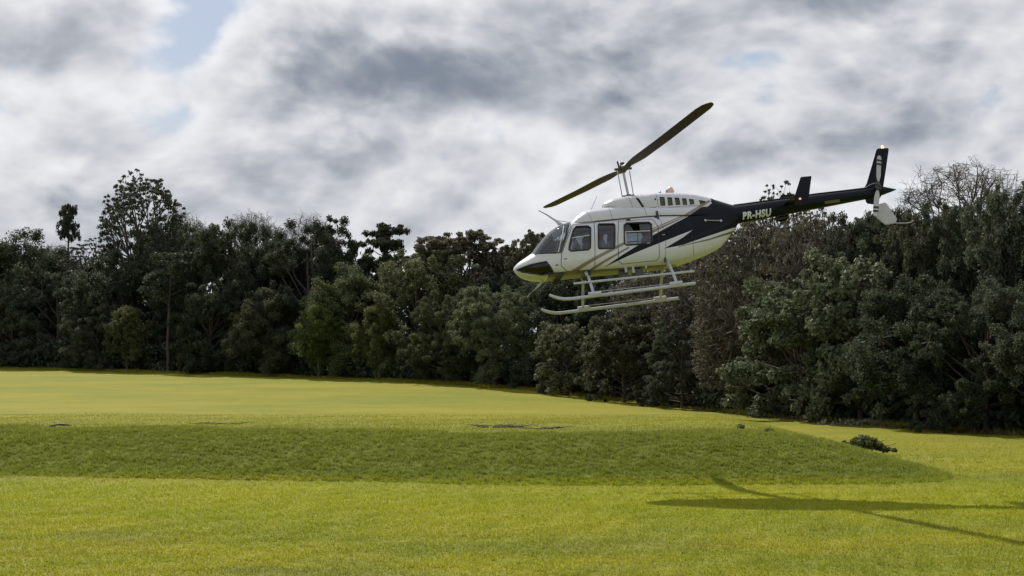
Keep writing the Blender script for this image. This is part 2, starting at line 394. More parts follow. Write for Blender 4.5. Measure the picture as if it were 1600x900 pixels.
# ================================================================ TREES
def leaf_quads(centers, rad, counts, size, r, squash=.75, up=.25, shell=.55, droop=0.0):
    """small leaf faces spread through clumps; returns V, F, tint"""
    centers = np.asarray(centers, float); rad = np.asarray(rad, float)
    idx = np.repeat(np.arange(len(centers)), counts); n = len(idx)
    d = r.normal(size=(n, 3)); d /= np.linalg.norm(d, axis=1)[:, None]
    q = shell+(1-shell)*r.random(n); p = centers[idx]+d*(rad[idx]*q)[:, None]*np.array([1, 1, squash])
    nr = d*.7+r.normal(size=(n, 3))*.75+np.array([0, 0, up]); nr /= np.linalg.norm(nr, axis=1)[:, None]
    a = np.cross(nr, r.normal(size=(n, 3))); a /= np.linalg.norm(a, axis=1)[:, None]; b = np.cross(nr, a)
    if droop: b = b*(1-droop)+np.array([0, 0, -1])*droop
    s = size*r.uniform(.6, 1.35, n)
    a = a*(s*.5)[:, None]; b = b*(s*.85)[:, None]
    V = np.stack([p-b, p+a-b*.1, p+b, p-a+b*.1], 1).reshape(-1, 3)
    ct = r.random(len(centers)); tint = np.repeat(np.clip(ct[idx]*.8+.2*r.random(n), 0, 1), 4)
    return V, np.arange(4*n).reshape(-1, 4), tint
class Twigs:
    def __init__(s): s.v = []; s.f = []
    def seg(s, p, q, r0, r1, k=4):
        d = q-p; L = np.linalg.norm(d)
        if L < 1e-6: return
        d = d/L; a = np.cross(d, [.3, .2, 1] if abs(d[2]) < .9 else [1, 0, 0]); a /= np.linalg.norm(a); b = np.cross(d, a); n0 = len(s.v)
        for (c, r_) in ((p, r0), (q, r1)):
            for i in range(k):
                t = 2*pi*i/k; s.v.append(c+(a*cos(t)+b*sin(t))*r_)
        for i in range(k): j = (i+1) % k; s.f.append((n0+i, n0+j, n0+k+j, n0+k+i))
    def limb(s, pts, r0, r1, k=5):
        n = len(pts)-1
        for i in range(n): s.seg(pts[i], pts[i+1], r0+(r1-r0)*i/n, r0+(r1-r0)*(i+1)/n, k)
    def mesh(s, name): return npmesh(name, np.array(s.v), np.array(s.f), True)
def bend(p, q, r, amt, n=4):
    p = np.array(p, float); q = np.array(q, float); L = np.linalg.norm(q-p); pts = [p]
    off = r.normal(size=3)*amt*L
    for i in range(1, n): t = i/n; pts.append(p+(q-p)*t+off*4*t*(1-t)*.5+r.normal(size=3)*amt*L*.22)
    return pts+[q]
def branch(tw, p, d, L, r0, depth, r, tips, spread=.6, upb=.1, k=3):
    """recursive limb"""
    if depth == 0 or L < .15: tips.append(p); return
    q = p+d*L; pts = bend(p, q, r, .07, 3); tw.limb(pts, r0, r0*.68, 5 if depth > 3 else 3)
    nb = k if depth > 1 else k+1
    for i in range(nb):
        nd = d+r.normal(size=3)*spread+np.array([0, 0, upb]); nd /= np.linalg.norm(nd)
        st = pts[-1] if i == 0 else pts[r.integers(1, len(pts))]
        branch(tw, np.array(st), nd, L*r.uniform(.58, .84), r0*.64, depth-1, r, tips, spread, upb, k)
def dome(tw, r, z0, cz, rx, rz, N, n1, n2, n3, r0, low=-.35, knot=.07):
    """limbs that fork until they reach the surface of a domed crown; returns inner nodes and tips"""
    k = np.arange(N)+.5; zz = low+(1-low)*k/N; ph = k*2.39996; s_ = np.sqrt(np.maximum(0, 1-zz*zz))
    P = np.stack([np.cos(ph)*s_, np.sin(ph)*s_, zz], 1)+r.normal(size=(N, 3))*.05; P *= r.uniform(.80, 1.02, N)[:, None]
    P = P*np.array([rx, rx, rz])+np.array([0, 0, cz]); nodes = []
    def split(root, pts, lv, rad):
        if lv == 0 or len(pts) < 3:
            for q in pts: tw.limb(bend(root, q, r, .14, 3), rad*.8, rad*.25, 3)
            return
        n = min((n1, n2, n3)[3-lv], len(pts)); sd = pts[r.permutation(len(pts))[:n]]
        own = np.argmin(((pts[:, None]-sd[None])**2).sum(2), 1)
        for i in range(n):
            g_ = pts[own == i]
            if not len(g_): continue
            m_ = g_.mean(0); f_ = (.54, .60, .74)[3-lv]; nd = root+(m_-root)*f_+r.normal(size=3)*knot*rx*.5
            tw.limb(bend(root, nd, r, .08, 4), rad, rad*.62, 5 if lv > 1 else 4); nodes.append((lv, nd)); split(nd, g_, lv-1, rad*.60)
    split(np.array([0, 0, z0]), P, 3, r0)
    return nodes, P
# every variant is modelled about 12 m high (crown radius about 3.2) and scaled per tree
H0 = 12.0
SIZE = {}
def tree_variant(kind, seed):
    r = np.random.default_rng(seed); tw = Twigs(); cs, rs = [], []; fine = None
    if kind in ('dense', 'bigleaf'):
        nl = 34; lob = [(np.array([0, 0, 9.8]), 2.1), (np.array([r.uniform(-2, 2), r.uniform(-2, 2), 9.2]), 1.9)]
        for i in range(nl):
            z = r.uniform(.9, 10.2); a = 2.4*i+r.uniform(-.4, .4); rr = 4.0*sqrt(max(.10, 1-((z-4.6)/6.9)**2))*r.uniform(.72, 1.06)
            lob.append((np.array([cos(a)*rr, sin(a)*rr, z]), r.uniform(.9, 1.9)))
        tw.limb(bend((0, 0, -.3), (r.uniform(-.4, .4), r.uniform(-.4, .4), 9.0), r, .03, 6), .24, .06, 7)
        for c, R_ in lob:
            b = np.array([0, 0, max(.8, c[2]*.55)]); tw.limb(bend(b, c, r, .09), .09, .03, 4)
            for j in range(12):
                d = r.normal(size=3); d[2] = d[2]*.9+.15; d /= np.linalg.norm(d)
                e = c+d*R_*r.uniform(.45, 1.15); cs.append(e); rs.append(r.uniform(.25, .72)); tw.seg(c, e, .025, .01, 3)
        vs = (.85, 1.0, 1.25, 1.1)[seed % 4]; rs = [q*(.8, 1.0, 1.0, 1.3)[seed % 4] for q in rs]
        ls = {'dense': .105, 'bigleaf': .165}[kind]*vs; dn = {'dense': 245, 'bigleaf': 115}[kind]/vs**1.7*(1.25, 1, 1, .7)[seed % 4]
        cnt = [int(dn*(x/.5)**1.6) for x in rs]
        fine = leaf_quads(cs, rs, cnt, ls, r, .95, .15, .15)
    elif kind == 'feather':
        for i in range(9):
            a = 2.4*i; rr = r.uniform(.8, 2.9); z = 10.6-rr*rr*.22-r.uniform(0, .8); c = np.array([cos(a)*rr, sin(a)*rr, z])
            tw.limb(bend((0, 0, 4.5), c, r, .10, 5), .09, .03, 5)
            for j in range(26):
                d = r.normal(size=3); d /= np.linalg.norm(d); d[2] = d[2]*.7+.1; e = c+d*r.uniform(.6, 1.5); cs.append(e); rs.append(r.uniform(.18, .42)); tw.seg(c, e, .02, .008, 3)
        for i in range(60):
            a = r.uniform(0, 2*pi); z = r.uniform(2.5, 9); rr = r.uniform(1.2, 2.9); e = np.array([cos(a)*rr, sin(a)*rr, z]); cs.append(e); rs.append(r.uniform(.4, .8)); tw.seg(np.array([0, 0, z-.8]), e, .04, .01, 3)
        tw.limb(bend((0, 0, -.3), (0, 0, 8.6), r, .03, 6), .24, .06, 7)
        fine = leaf_quads(cs, rs, [int(60+110*x) for x in rs], .12, r, .6, .3, .2)
    elif kind in ('airy', 'thin'):
        big_ = kind == 'airy'
        tw.limb(bend((0, 0, -.3), (.1, 0, 5.0), r, .02, 5), .18, .12, 7)
        nodes, P = dome(tw, r, 4.6, 8.2, 3.3, 3.8, 620 if big_ else 420, 9, 5, 4, .11, -.45)
        cs = [q for q in P if r.random() < (.80 if big_ else .95)]+[n_+r.normal(size=3)*.2 for l_, n_ in nodes if l_ == 1 and r.random() < (.55 if big_ else .3)]
        rs = r.uniform(.10, .34 if big_ else .22, len(cs)); fine = leaf_quads(cs, rs, [int(8+75*x) for x in rs], .105, r, .5, .1, .1)
    elif kind == 'umbrella':
        tw.limb(bend((0, 0, -.3), (.1, 0, 9.5), r, .02, 6), .20, .09, 7)
        for (z, R_, n) in ((11.3, 1.5, 8), (10.3, 2.5, 12), (8.9, 2.9, 10), (7.4, 2.4, 8), (6.0, 2.6, 10)):
            for i in range(n):
                a = r.uniform(0, 2*pi); rr = R_*r.uniform(.25, 1); c = np.array([cos(a)*rr, sin(a)*rr, z+r.uniform(-.2, .2)]); tw.limb(bend((0, 0, z-.9), c, r, .08), .05, .02, 4)
                for j in range(4): cs.append(c+r.normal(size=3)*[.5, .5, .14]); rs.append(r.uniform(.35, .6))
        fine = leaf_quads(cs, rs, [150]*len(rs), .15, r, .5, .3, .2)
    elif kind == 'emergent':
        tw.limb(bend((0, 0, -.3), (0, 0, 11.7), r, .008, 6), .34, .14, 7)
        for i in range(46):
            z = r.uniform(9.3, 11.7); a = r.uniform(0, 2*pi); R_ = 3.0*sqrt(max(.05, 1-((z-10.1)/1.9)**2))*r.uniform(.4, 1.0)
            e = np.array([cos(a)*R_, sin(a)*R_, z]); tw.seg(np.array([0, 0, z-.35]), e, .035, .012, 3)
            cs.append(e); rs.append(r.uniform(.4, .75)); cs.append(e*[.6, .6, 1]+[0, 0, .1]); rs.append(r.uniform(.3, .5))
        fine = leaf_quads(cs, rs, [90]*len(rs), .15, r, .55, .4, .2)
    elif kind == 'bare':
        tw.limb(bend((0, 0, -.3), (0, 0, 5.2), r, .02, 5), .22, .15, 7)
        nd_, tips = dome(tw, r, 5.0, 8.0, 4.3, 3.7, 800, 9, 5, 5, .10, -.15, .12)
        for q in tips:
            for _ in range(4):
                d = r.normal(size=3)*[1, 1, .6]; e = q-np.array([0, 0, .25])*r.random(); tw.seg(e, e+d*.30, .012, .007, 3)
    elif kind == 'halfbare':
        tw.limb(bend((0, 0, -.3), (.2, 0, 3.4), r, .02, 5), .22, .15, 7)
        nodes, P = dome(tw, r, 3.0, 6.4, 4.0, 5.6, 1100, 10, 6, 6, .14, -.75)
        k = r.permutation(len(P))[:640]; cs = list(P[k])+[n_+r.normal(size=3)*.3 for l_, n_ in nodes if l_ == 1]; rs = r.uniform(.15, .5, len(cs))
        fine = leaf_quads(cs, rs, [int(8+62*x) for x in rs], .115, r, .8, .05, .1)
    elif kind == 'vine':
        tw.limb(bend((0, 0, -.3), (0, 0, 8), r, .03, 5), .2, .08, 6)
        for i in range(26):
            a = r.uniform(0, 2*pi); rr = r.uniform(.3, 3.2); top = 11.6-rr*rr*.32; x, y = cos(a)*rr, sin(a)*rr; z = top; tw.limb(bend((0, 0, 5), (x, y, z), r, .05), .05, .02, 4)
            low = r.uniform(1.5, 7.5)
            while z > low: cs.append(np.array([x, y, z])+r.normal(size=3)*.22); rs.append(r.uniform(.45, .85)); z -= r.uniform(.5, .9)
        fine = leaf_quads(cs, rs, [130]*len(rs), .17, r, .9, .1, .35, .35)
    elif kind == 'slim':
        tw.limb(bend((0, 0, -.3), (.2, 0, 10.5), r, .015, 7), .17, .06, 7)
        for i in range(40):
            z = r.uniform(7.0, 11.4); a = r.uniform(0, 2*pi); R_ = 2.4*r.uniform(.3, 1)*sqrt(max(.1, 1-((z-9.3)/3)**2)); e = np.array([cos(a)*R_, sin(a)*R_, z]); tw.seg(np.array([.15, 0, z-1]), e, .04, .012, 4)
            cs.append(e); rs.append(r.uniform(.45, .8))
        fine = leaf_quads(cs, rs, [150]*len(rs), .15, r, .6, .3, .3)
    elif kind == 'shrub':
        for i in range(26):
            a = r.uniform(0, 2*pi); rr = 3.1*sqrt(r.random()); z = r.uniform(2, 10.5)*sqrt(max(.05, 1-(rr/3.5)**2)); e = np.array([cos(a)*rr, sin(a)*rr, z])
            tw.limb(bend((cos(a)*.3, sin(a)*.3, -.3), e, r, .08), .10, .03, 4); cs.append(e); rs.append(r.uniform(.9, 1.6))
            cs.append(e*[1, 1, .55]); rs.append(r.uniform(.9, 1.5))
        fine = leaf_quads(cs, rs, [260]*len(rs), .30, r, 1.0, .2, .2)
    tm = tw.mesh('trunk_'+kind)
    fm = npmesh('crown_'+kind, fine[0], fine[1], False, fine[2]) if fine else None
    av = np.array(tw.v) if fine is None else fine[0]
    SIZE[tm.name] = (float(np.percentile(av[:, 2], 99.7)), float(np.percentile(np.hypot(av[:, 0], av[:, 1]), 94)))
    return tm, fm
NAMES = dict(dense='broadleaf_tree', bigleaf='large_leafed_tree', black='shaded_tree', feather='feathery_tree', airy='open_crowned_tree', thin='scraggly_tree',
             umbrella='layered_tree', emergent='tufted_tree', bare='leafless_tree', halfbare='half_bare_tree', vine='creeper_covered_tree', slim='slim_tree', shrub='shrub')
BARKM = dict(bare='twig', halfbare='palebark', thin='twig', airy='twig')
variants = {}
def variant(kind, seed, leaf):
    """a mesh pair; meshes shared between trees of the same variant and leaf colour"""
    key = (kind, seed, leaf)
    if key not in variants:
        base = variants.get((kind, seed)) or tree_variant(kind, seed)
        variants[(kind, seed)] = base; tm, fm = base
        if not tm.materials: tm.materials.append(M[BARKM.get(kind, 'bark')])
        if fm:
            fm2 = fm if not fm.materials else fm.copy()
            fm2.materials.clear(); fm2.materials.append(M[leaf]); fm = fm2
        variants[key] = (tm, fm)
    return variants[key]
def tree(kind, x, y, h, w, label, leaf, seed, rot, cat='tree', group=None, wx=1.0):
    tm, fm = variant(kind, seed, leaf)
    o = empty(NAMES[kind], (x, y, float(ground_h(x, y))))
    o.rotation_euler = (0, 0, rot)
    hz_, hr_ = SIZE[tm.name]; s = min(max(w/2/hr_*wx, h/hz_*(.30 if kind == 'emergent' else .62)), h/hz_*(1.15 if kind != 'bare' else 1.6)); o.scale = (s, s, h/hz_)
    t = bpy.data.objects.new('trunk' if kind != 'shrub' else 'stems', tm); C.objects.link(t); t.parent = o
    if fm: c = bpy.data.objects.new('crown' if kind != 'shrub' else 'foliage', fm); C.objects.link(c); c.parent = o
    return tag(o, label, cat, group)
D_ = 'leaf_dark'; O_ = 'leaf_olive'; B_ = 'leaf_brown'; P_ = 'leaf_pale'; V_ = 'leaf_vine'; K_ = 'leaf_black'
TREES = [
 ('dense', -55.8, 158.1, 15.1, 8.8, D_, 'dark broad leafy tree at the far left end of the tree line'),
 ('emergent', -50.8, 157.8, 18.5, 2.6, D_, 'slender tall tree with one small tufted crown poking above the canopy'),
 ('bare', -53.5, 161.7, 14.0, 6.0, D_, 'small leafless tree with pale twigs left of the slender tufted tree'),
 ('thin', -47.8, 156.9, 14.5, 8.7, D_, 'thin scraggly tree with sparse leaves between the tufted tree and the tallest tree'),
 ('airy', -40.6, 151.2, 21.3, 8.6, D_, 'tallest tree on the left with a wide open crown and sky showing through'),
 ('dense', -49.4, 151.2, 10.3, 7.7, D_, 'low dark tree in front of the slender tufted tree'),
 ('dense', -41.8, 147.6, 12.4, 7.5, D_, 'dark leafy tree directly below the tallest open-crowned tree'),
 ('dense', -37.9, 150.2, 15.5, 6.3, D_, 'dark tree filling in below the right edge of the tallest open crown'),
 ('bare', -36.7, 153.8, 17.3, 3.6, D_, 'leafless twiggy treetop just right of the tallest open-crowned tree'),
 ('dense', -33.2, 144.8, 14.9, 6.4, D_, 'flat topped dark tree right of the tallest open-crowned tree'),
 ('dense', -28.3, 140.8, 14.9, 6.5, D_, 'rounded dark tree under the leafless twigs on the left skyline'),
 ('bare', -27.6, 147.2, 16.7, 5.1, D_, 'leafless tree whose fine pale twigs rise over the left canopy'),
 ('dense', -23.9, 137.6, 14.1, 6.0, D_, 'dark tree between two leafless twiggy tops on the left skyline'),
 ('dense', -19.3, 133.0, 14.7, 8.3, D_, 'large round topped dark tree left of the gap of sky'),
 ('bare', -21.2, 143.4, 16.1, 6.0, D_, 'leafless twigs crowning the large round topped tree'),
 ('dense', -16.3, 133.2, 12.3, 4.3, D_, 'lower dark tree sloping down to the gap of sky'),
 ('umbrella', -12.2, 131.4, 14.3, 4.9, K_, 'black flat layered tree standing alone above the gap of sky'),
 ('feather', -4.6, 123.5, 13.1, 9.4, B_, 'wide domed tree with brownish feathery foliage left of the helicopter nose'),
 ('feather', -0.5, 123.4, 12.0, 4.3, B_, 'small open feathery tree on the right shoulder of the wide dome'),
 ('dense', -8.4, 121.6, 11.1, 6.2, O_, 'olive rounded tree in front of the wide feathery dome'),
 ('dense', -14.8, 125.6, 10.0, 6.4, O_, 'mid green tree rising below the black layered tree'),
 ('vine', -17.2, 123.3, 6.6, 5.1, V_, 'low rounded tree with yellow green top and a dark hollow below'),
 ('vine', -11.5, 118.9, 6.4, 5.2, V_, 'vine draped tree with hanging yellow green curtains of leaves'),
 ('dense', -54.9, 152.0, 8.4, 7.7, D_, 'low dark tree at the left edge of the picture'),
 ('slim', -34.3, 137.9, 11.9, 5.1, D_, 'thin upright tree with a bare straight trunk in the dark left woods'),
 ('dense', -43.2, 143.5, 7.6, 7.3, D_, 'low shadowy tree below the scraggly thin tree'),
 ('vine', -38.6, 139.0, 6.5, 5.1, V_, 'pale green creeper covered small tree under the tallest tree'),
 ('dense', -29.5, 135.5, 8.4, 6.9, D_, 'mid height shadowy tree in the left half of the woods'),
 ('dense', -22.8, 129.8, 7.9, 7.2, O_, 'broad shadowy tree left of the hollow yellow green tree'),
 ('dense', -5.3, 113.7, 7.5, 6.8, O_, 'twiggy grey green tree below the wide feathery dome'),
 ('dense', -1.3, 109.3, 7.8, 5.6, O_, 'grey green tree just left of and below the helicopter nose'),
 ('feather', 2.3, 118.5, 13.1, 3.6, B_, 'small brown crown peeking out above the helicopter nose'),
 ('dense', 4.1, 109.8, 10.2, 6.1, D_, 'dark tree directly behind the helicopter nose'),
 ('dense', 7.8, 104.9, 10.4, 5.3, D_, 'dark tree behind the helicopter cabin'),
 ('halfbare', 10.8, 97.2, 10.4, 5.4, B_, 'brownish tree behind the rear end of the skids'),
 ('bigleaf', 4.0, 100.4, 5.3, 5.1, O_, 'light olive leafy tree under the left end of the skids'),
 ('bigleaf', 7.6, 93.8, 6.0, 4.8, O_, 'leafy green tree under the middle of the skids'),
 ('dense', 10.7, 86.8, 5.5, 4.4, D_, 'dark leafy tree under the right end of the skids'),
 ('halfbare', 12.9, 89.5, 10.8, 5.0, B_, 'half bare grey twiggy tree just below the tail boom lettering'),
 ('halfbare', 14.3, 80.4, 11.4, 5.2, B_, 'half bare tree with pale crooked limbs under the tail boom'),
 ('thin', 17.6, 90.9, 14.8, 4.4, D_, 'airy treetop rising above the boom beside the upright finlet'),
 ('halfbare', 16.8, 76.5, 11.5, 4.2, B_, 'brown twiggy tree under the middle of the tail boom'),
 ('dense', 18.5, 73.3, 10.7, 3.7, D_, 'dense tree directly below the white tail fin'),
 ('bare', 24.3, 74.1, 13.6, 6.3, D_, 'large leafless tree with a fine spreading crown right of the tail rotor'),
 ('dense', 19.4, 70.0, 10.1, 2.9, D_, 'dark leafy tree in front of the left side of the big leafless crown'),
 ('dense', 20.6, 68.1, 10.7, 3.9, O_, 'yellow green topped tree in front of the big leafless crown'),
 ('dense', 22.1, 65.5, 10.2, 3.3, D_, 'dark tree right of the big leafless crown'),
 ('dense', 22.8, 62.3, 10.8, 3.5, D_, 'tall dark tree at the right edge of the picture'),
 ('dense', 23.8, 58.3, 10.5, 3.5, D_, 'dark tree just beyond the right edge of the picture'),
 ('halfbare', 13.2, 81.8, 6.6, 4.5, B_, 'low grey twiggy tree between the skids and the big leafed tree'),
 ('bigleaf', 15.0, 71.9, 7.2, 5.3, P_, 'broad tree with large pale leaves reaching to the grass'),
 ('bigleaf', 17.2, 68.3, 8.4, 4.1, P_, 'tall large leafed tree below the tail fin'),
 ('dense', 18.4, 63.0, 6.7, 4.1, D_, 'dark bulky tree in the shade below the leafless crown'),
 ('dense', 20.2, 59.1, 6.2, 4.1, D_, 'black shaded tree beside the grass at the far right'),
 ('dense', 21.6, 55.7, 6.3, 3.6, D_, 'shaded tree partly cut off by the right edge'),
]
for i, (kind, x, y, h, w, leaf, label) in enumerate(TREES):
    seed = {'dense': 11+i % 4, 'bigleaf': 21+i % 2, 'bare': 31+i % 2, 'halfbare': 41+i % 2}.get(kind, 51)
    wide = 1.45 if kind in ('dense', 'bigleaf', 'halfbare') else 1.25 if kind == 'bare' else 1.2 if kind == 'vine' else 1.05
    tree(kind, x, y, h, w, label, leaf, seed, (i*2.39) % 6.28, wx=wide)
# shrubs standing along the foot of the woods
for i, (x, y, h, w, leaf, label) in enumerate([
 (-57.8, 152.2, 2.4, 4.0, D_, 'dark green shrub at the far left corner of the meadow'),
 (-46.6, 145.7, 2.4, 4.2, D_, 'dark green shrub in the shade below the scraggly thin tree'),
 (-41.7, 143.1, 1.7, 2.9, B_, 'brownish shrub under the tallest tree on the left'),
 (-31.4, 135.8, 2.8, 4.7, V_, 'fresh green shrub at the foot of the thin pale trunked tree'),
 (-26.8, 132.9, 1.9, 3.3, D_, 'dark green shrub in the black shade of the left woods'),
 (-14.6, 123.6, 2.3, 3.8, D_, 'dark green shrub between the two creeper draped trees'),
 (-8.7, 117.9, 2.3, 3.9, B_, 'brownish shrub right of the hanging yellow green curtains'),
 (-1.8, 110.5, 1.8, 3.1, V_, 'fresh green shrub at the grass edge left of the helicopter nose'),
 (1.2, 107.0, 2.8, 4.8, D_, 'dark green shrub below the lower wire cutter of the helicopter'),
 (9.2, 94.5, 1.8, 3.1, D_, 'dark green shrub where the dark bank begins under the skids'),
 (10.8, 89.7, 1.2, 2.0, B_, 'brownish shrub below the right end of the skids'),
 (13.6, 79.2, 1.7, 2.9, V_, 'fresh green shrub left of the broad pale leafed tree'),
 (16.3, 70.4, 1.1, 2.0, D_, 'dark green shrub between the two large leafed trees'),
 (19.2, 61.9, 1.6, 2.7, D_, 'dark green shrub in the black shade under the leafless crown'),
 (20.2, 59.9, 2.0, 3.3, B_, 'brownish shrub in the shade left of the picture edge'),
 (22.1, 55.4, 2.0, 3.4, V_, 'fresh green shrub just beyond the right edge of the picture'),
]):
    tree('shrub', x, y, h, w, label, leaf, 61+i % 2, (i*1.7) % 6.28, 'shrub', wx=1.1)

# the deep of the woods behind the front trees: a mass nobody could count
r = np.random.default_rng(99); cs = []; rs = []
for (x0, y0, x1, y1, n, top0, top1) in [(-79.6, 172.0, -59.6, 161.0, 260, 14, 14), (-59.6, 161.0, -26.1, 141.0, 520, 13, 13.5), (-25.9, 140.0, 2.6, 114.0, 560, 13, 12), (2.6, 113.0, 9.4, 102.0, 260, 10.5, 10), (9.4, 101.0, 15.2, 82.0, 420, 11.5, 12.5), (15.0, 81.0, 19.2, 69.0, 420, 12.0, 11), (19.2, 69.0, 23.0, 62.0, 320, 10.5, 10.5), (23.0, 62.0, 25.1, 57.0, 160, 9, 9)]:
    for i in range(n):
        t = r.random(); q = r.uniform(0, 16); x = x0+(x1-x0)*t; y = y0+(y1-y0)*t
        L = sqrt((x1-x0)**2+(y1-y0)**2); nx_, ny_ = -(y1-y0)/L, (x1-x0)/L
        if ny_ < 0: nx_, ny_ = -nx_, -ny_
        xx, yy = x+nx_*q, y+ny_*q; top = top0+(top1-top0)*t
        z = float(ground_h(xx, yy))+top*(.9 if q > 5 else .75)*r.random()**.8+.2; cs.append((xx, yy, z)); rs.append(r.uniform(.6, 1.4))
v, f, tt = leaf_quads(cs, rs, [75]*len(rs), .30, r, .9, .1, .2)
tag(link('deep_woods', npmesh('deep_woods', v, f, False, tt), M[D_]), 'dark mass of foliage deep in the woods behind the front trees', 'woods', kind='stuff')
# low dark growth between the trunks
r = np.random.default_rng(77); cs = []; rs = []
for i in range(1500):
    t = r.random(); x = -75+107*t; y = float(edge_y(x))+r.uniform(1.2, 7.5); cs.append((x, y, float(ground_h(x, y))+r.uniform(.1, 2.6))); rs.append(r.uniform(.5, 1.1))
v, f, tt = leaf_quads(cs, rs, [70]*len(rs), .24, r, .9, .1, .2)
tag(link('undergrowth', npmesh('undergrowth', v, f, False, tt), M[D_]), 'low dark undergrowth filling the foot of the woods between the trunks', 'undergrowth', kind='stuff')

# ================================================================ THE HELICOPTER
# local axes: x aft, y towards its right side, z up; metres
heli = empty('helicopter')
HY, HP, HR = radians(5), radians(8.3), radians(7)      # heading, nose-down pitch, bank
Xa = Vector((cos(HP), 0, sin(HP))); Ya = Vector((0, 1, 0)); Za = Vector((-sin(HP), 0, cos(HP)))
Y2 = Ya*cos(HR)-Za*sin(HR); Z2 = Za*cos(HR)+Ya*sin(HR)
RM = Matrix.Rotation(HY, 3, 'Z') @ Matrix((Xa, Y2, Z2)).transposed()
HM = Matrix.Translation((3.096, 36.0, 7.014)) @ RM.to_4x4()
heli.matrix_world = HM
tag(heli, 'white, navy and taupe helicopter hovering nose down over the grassy mound', 'helicopter')

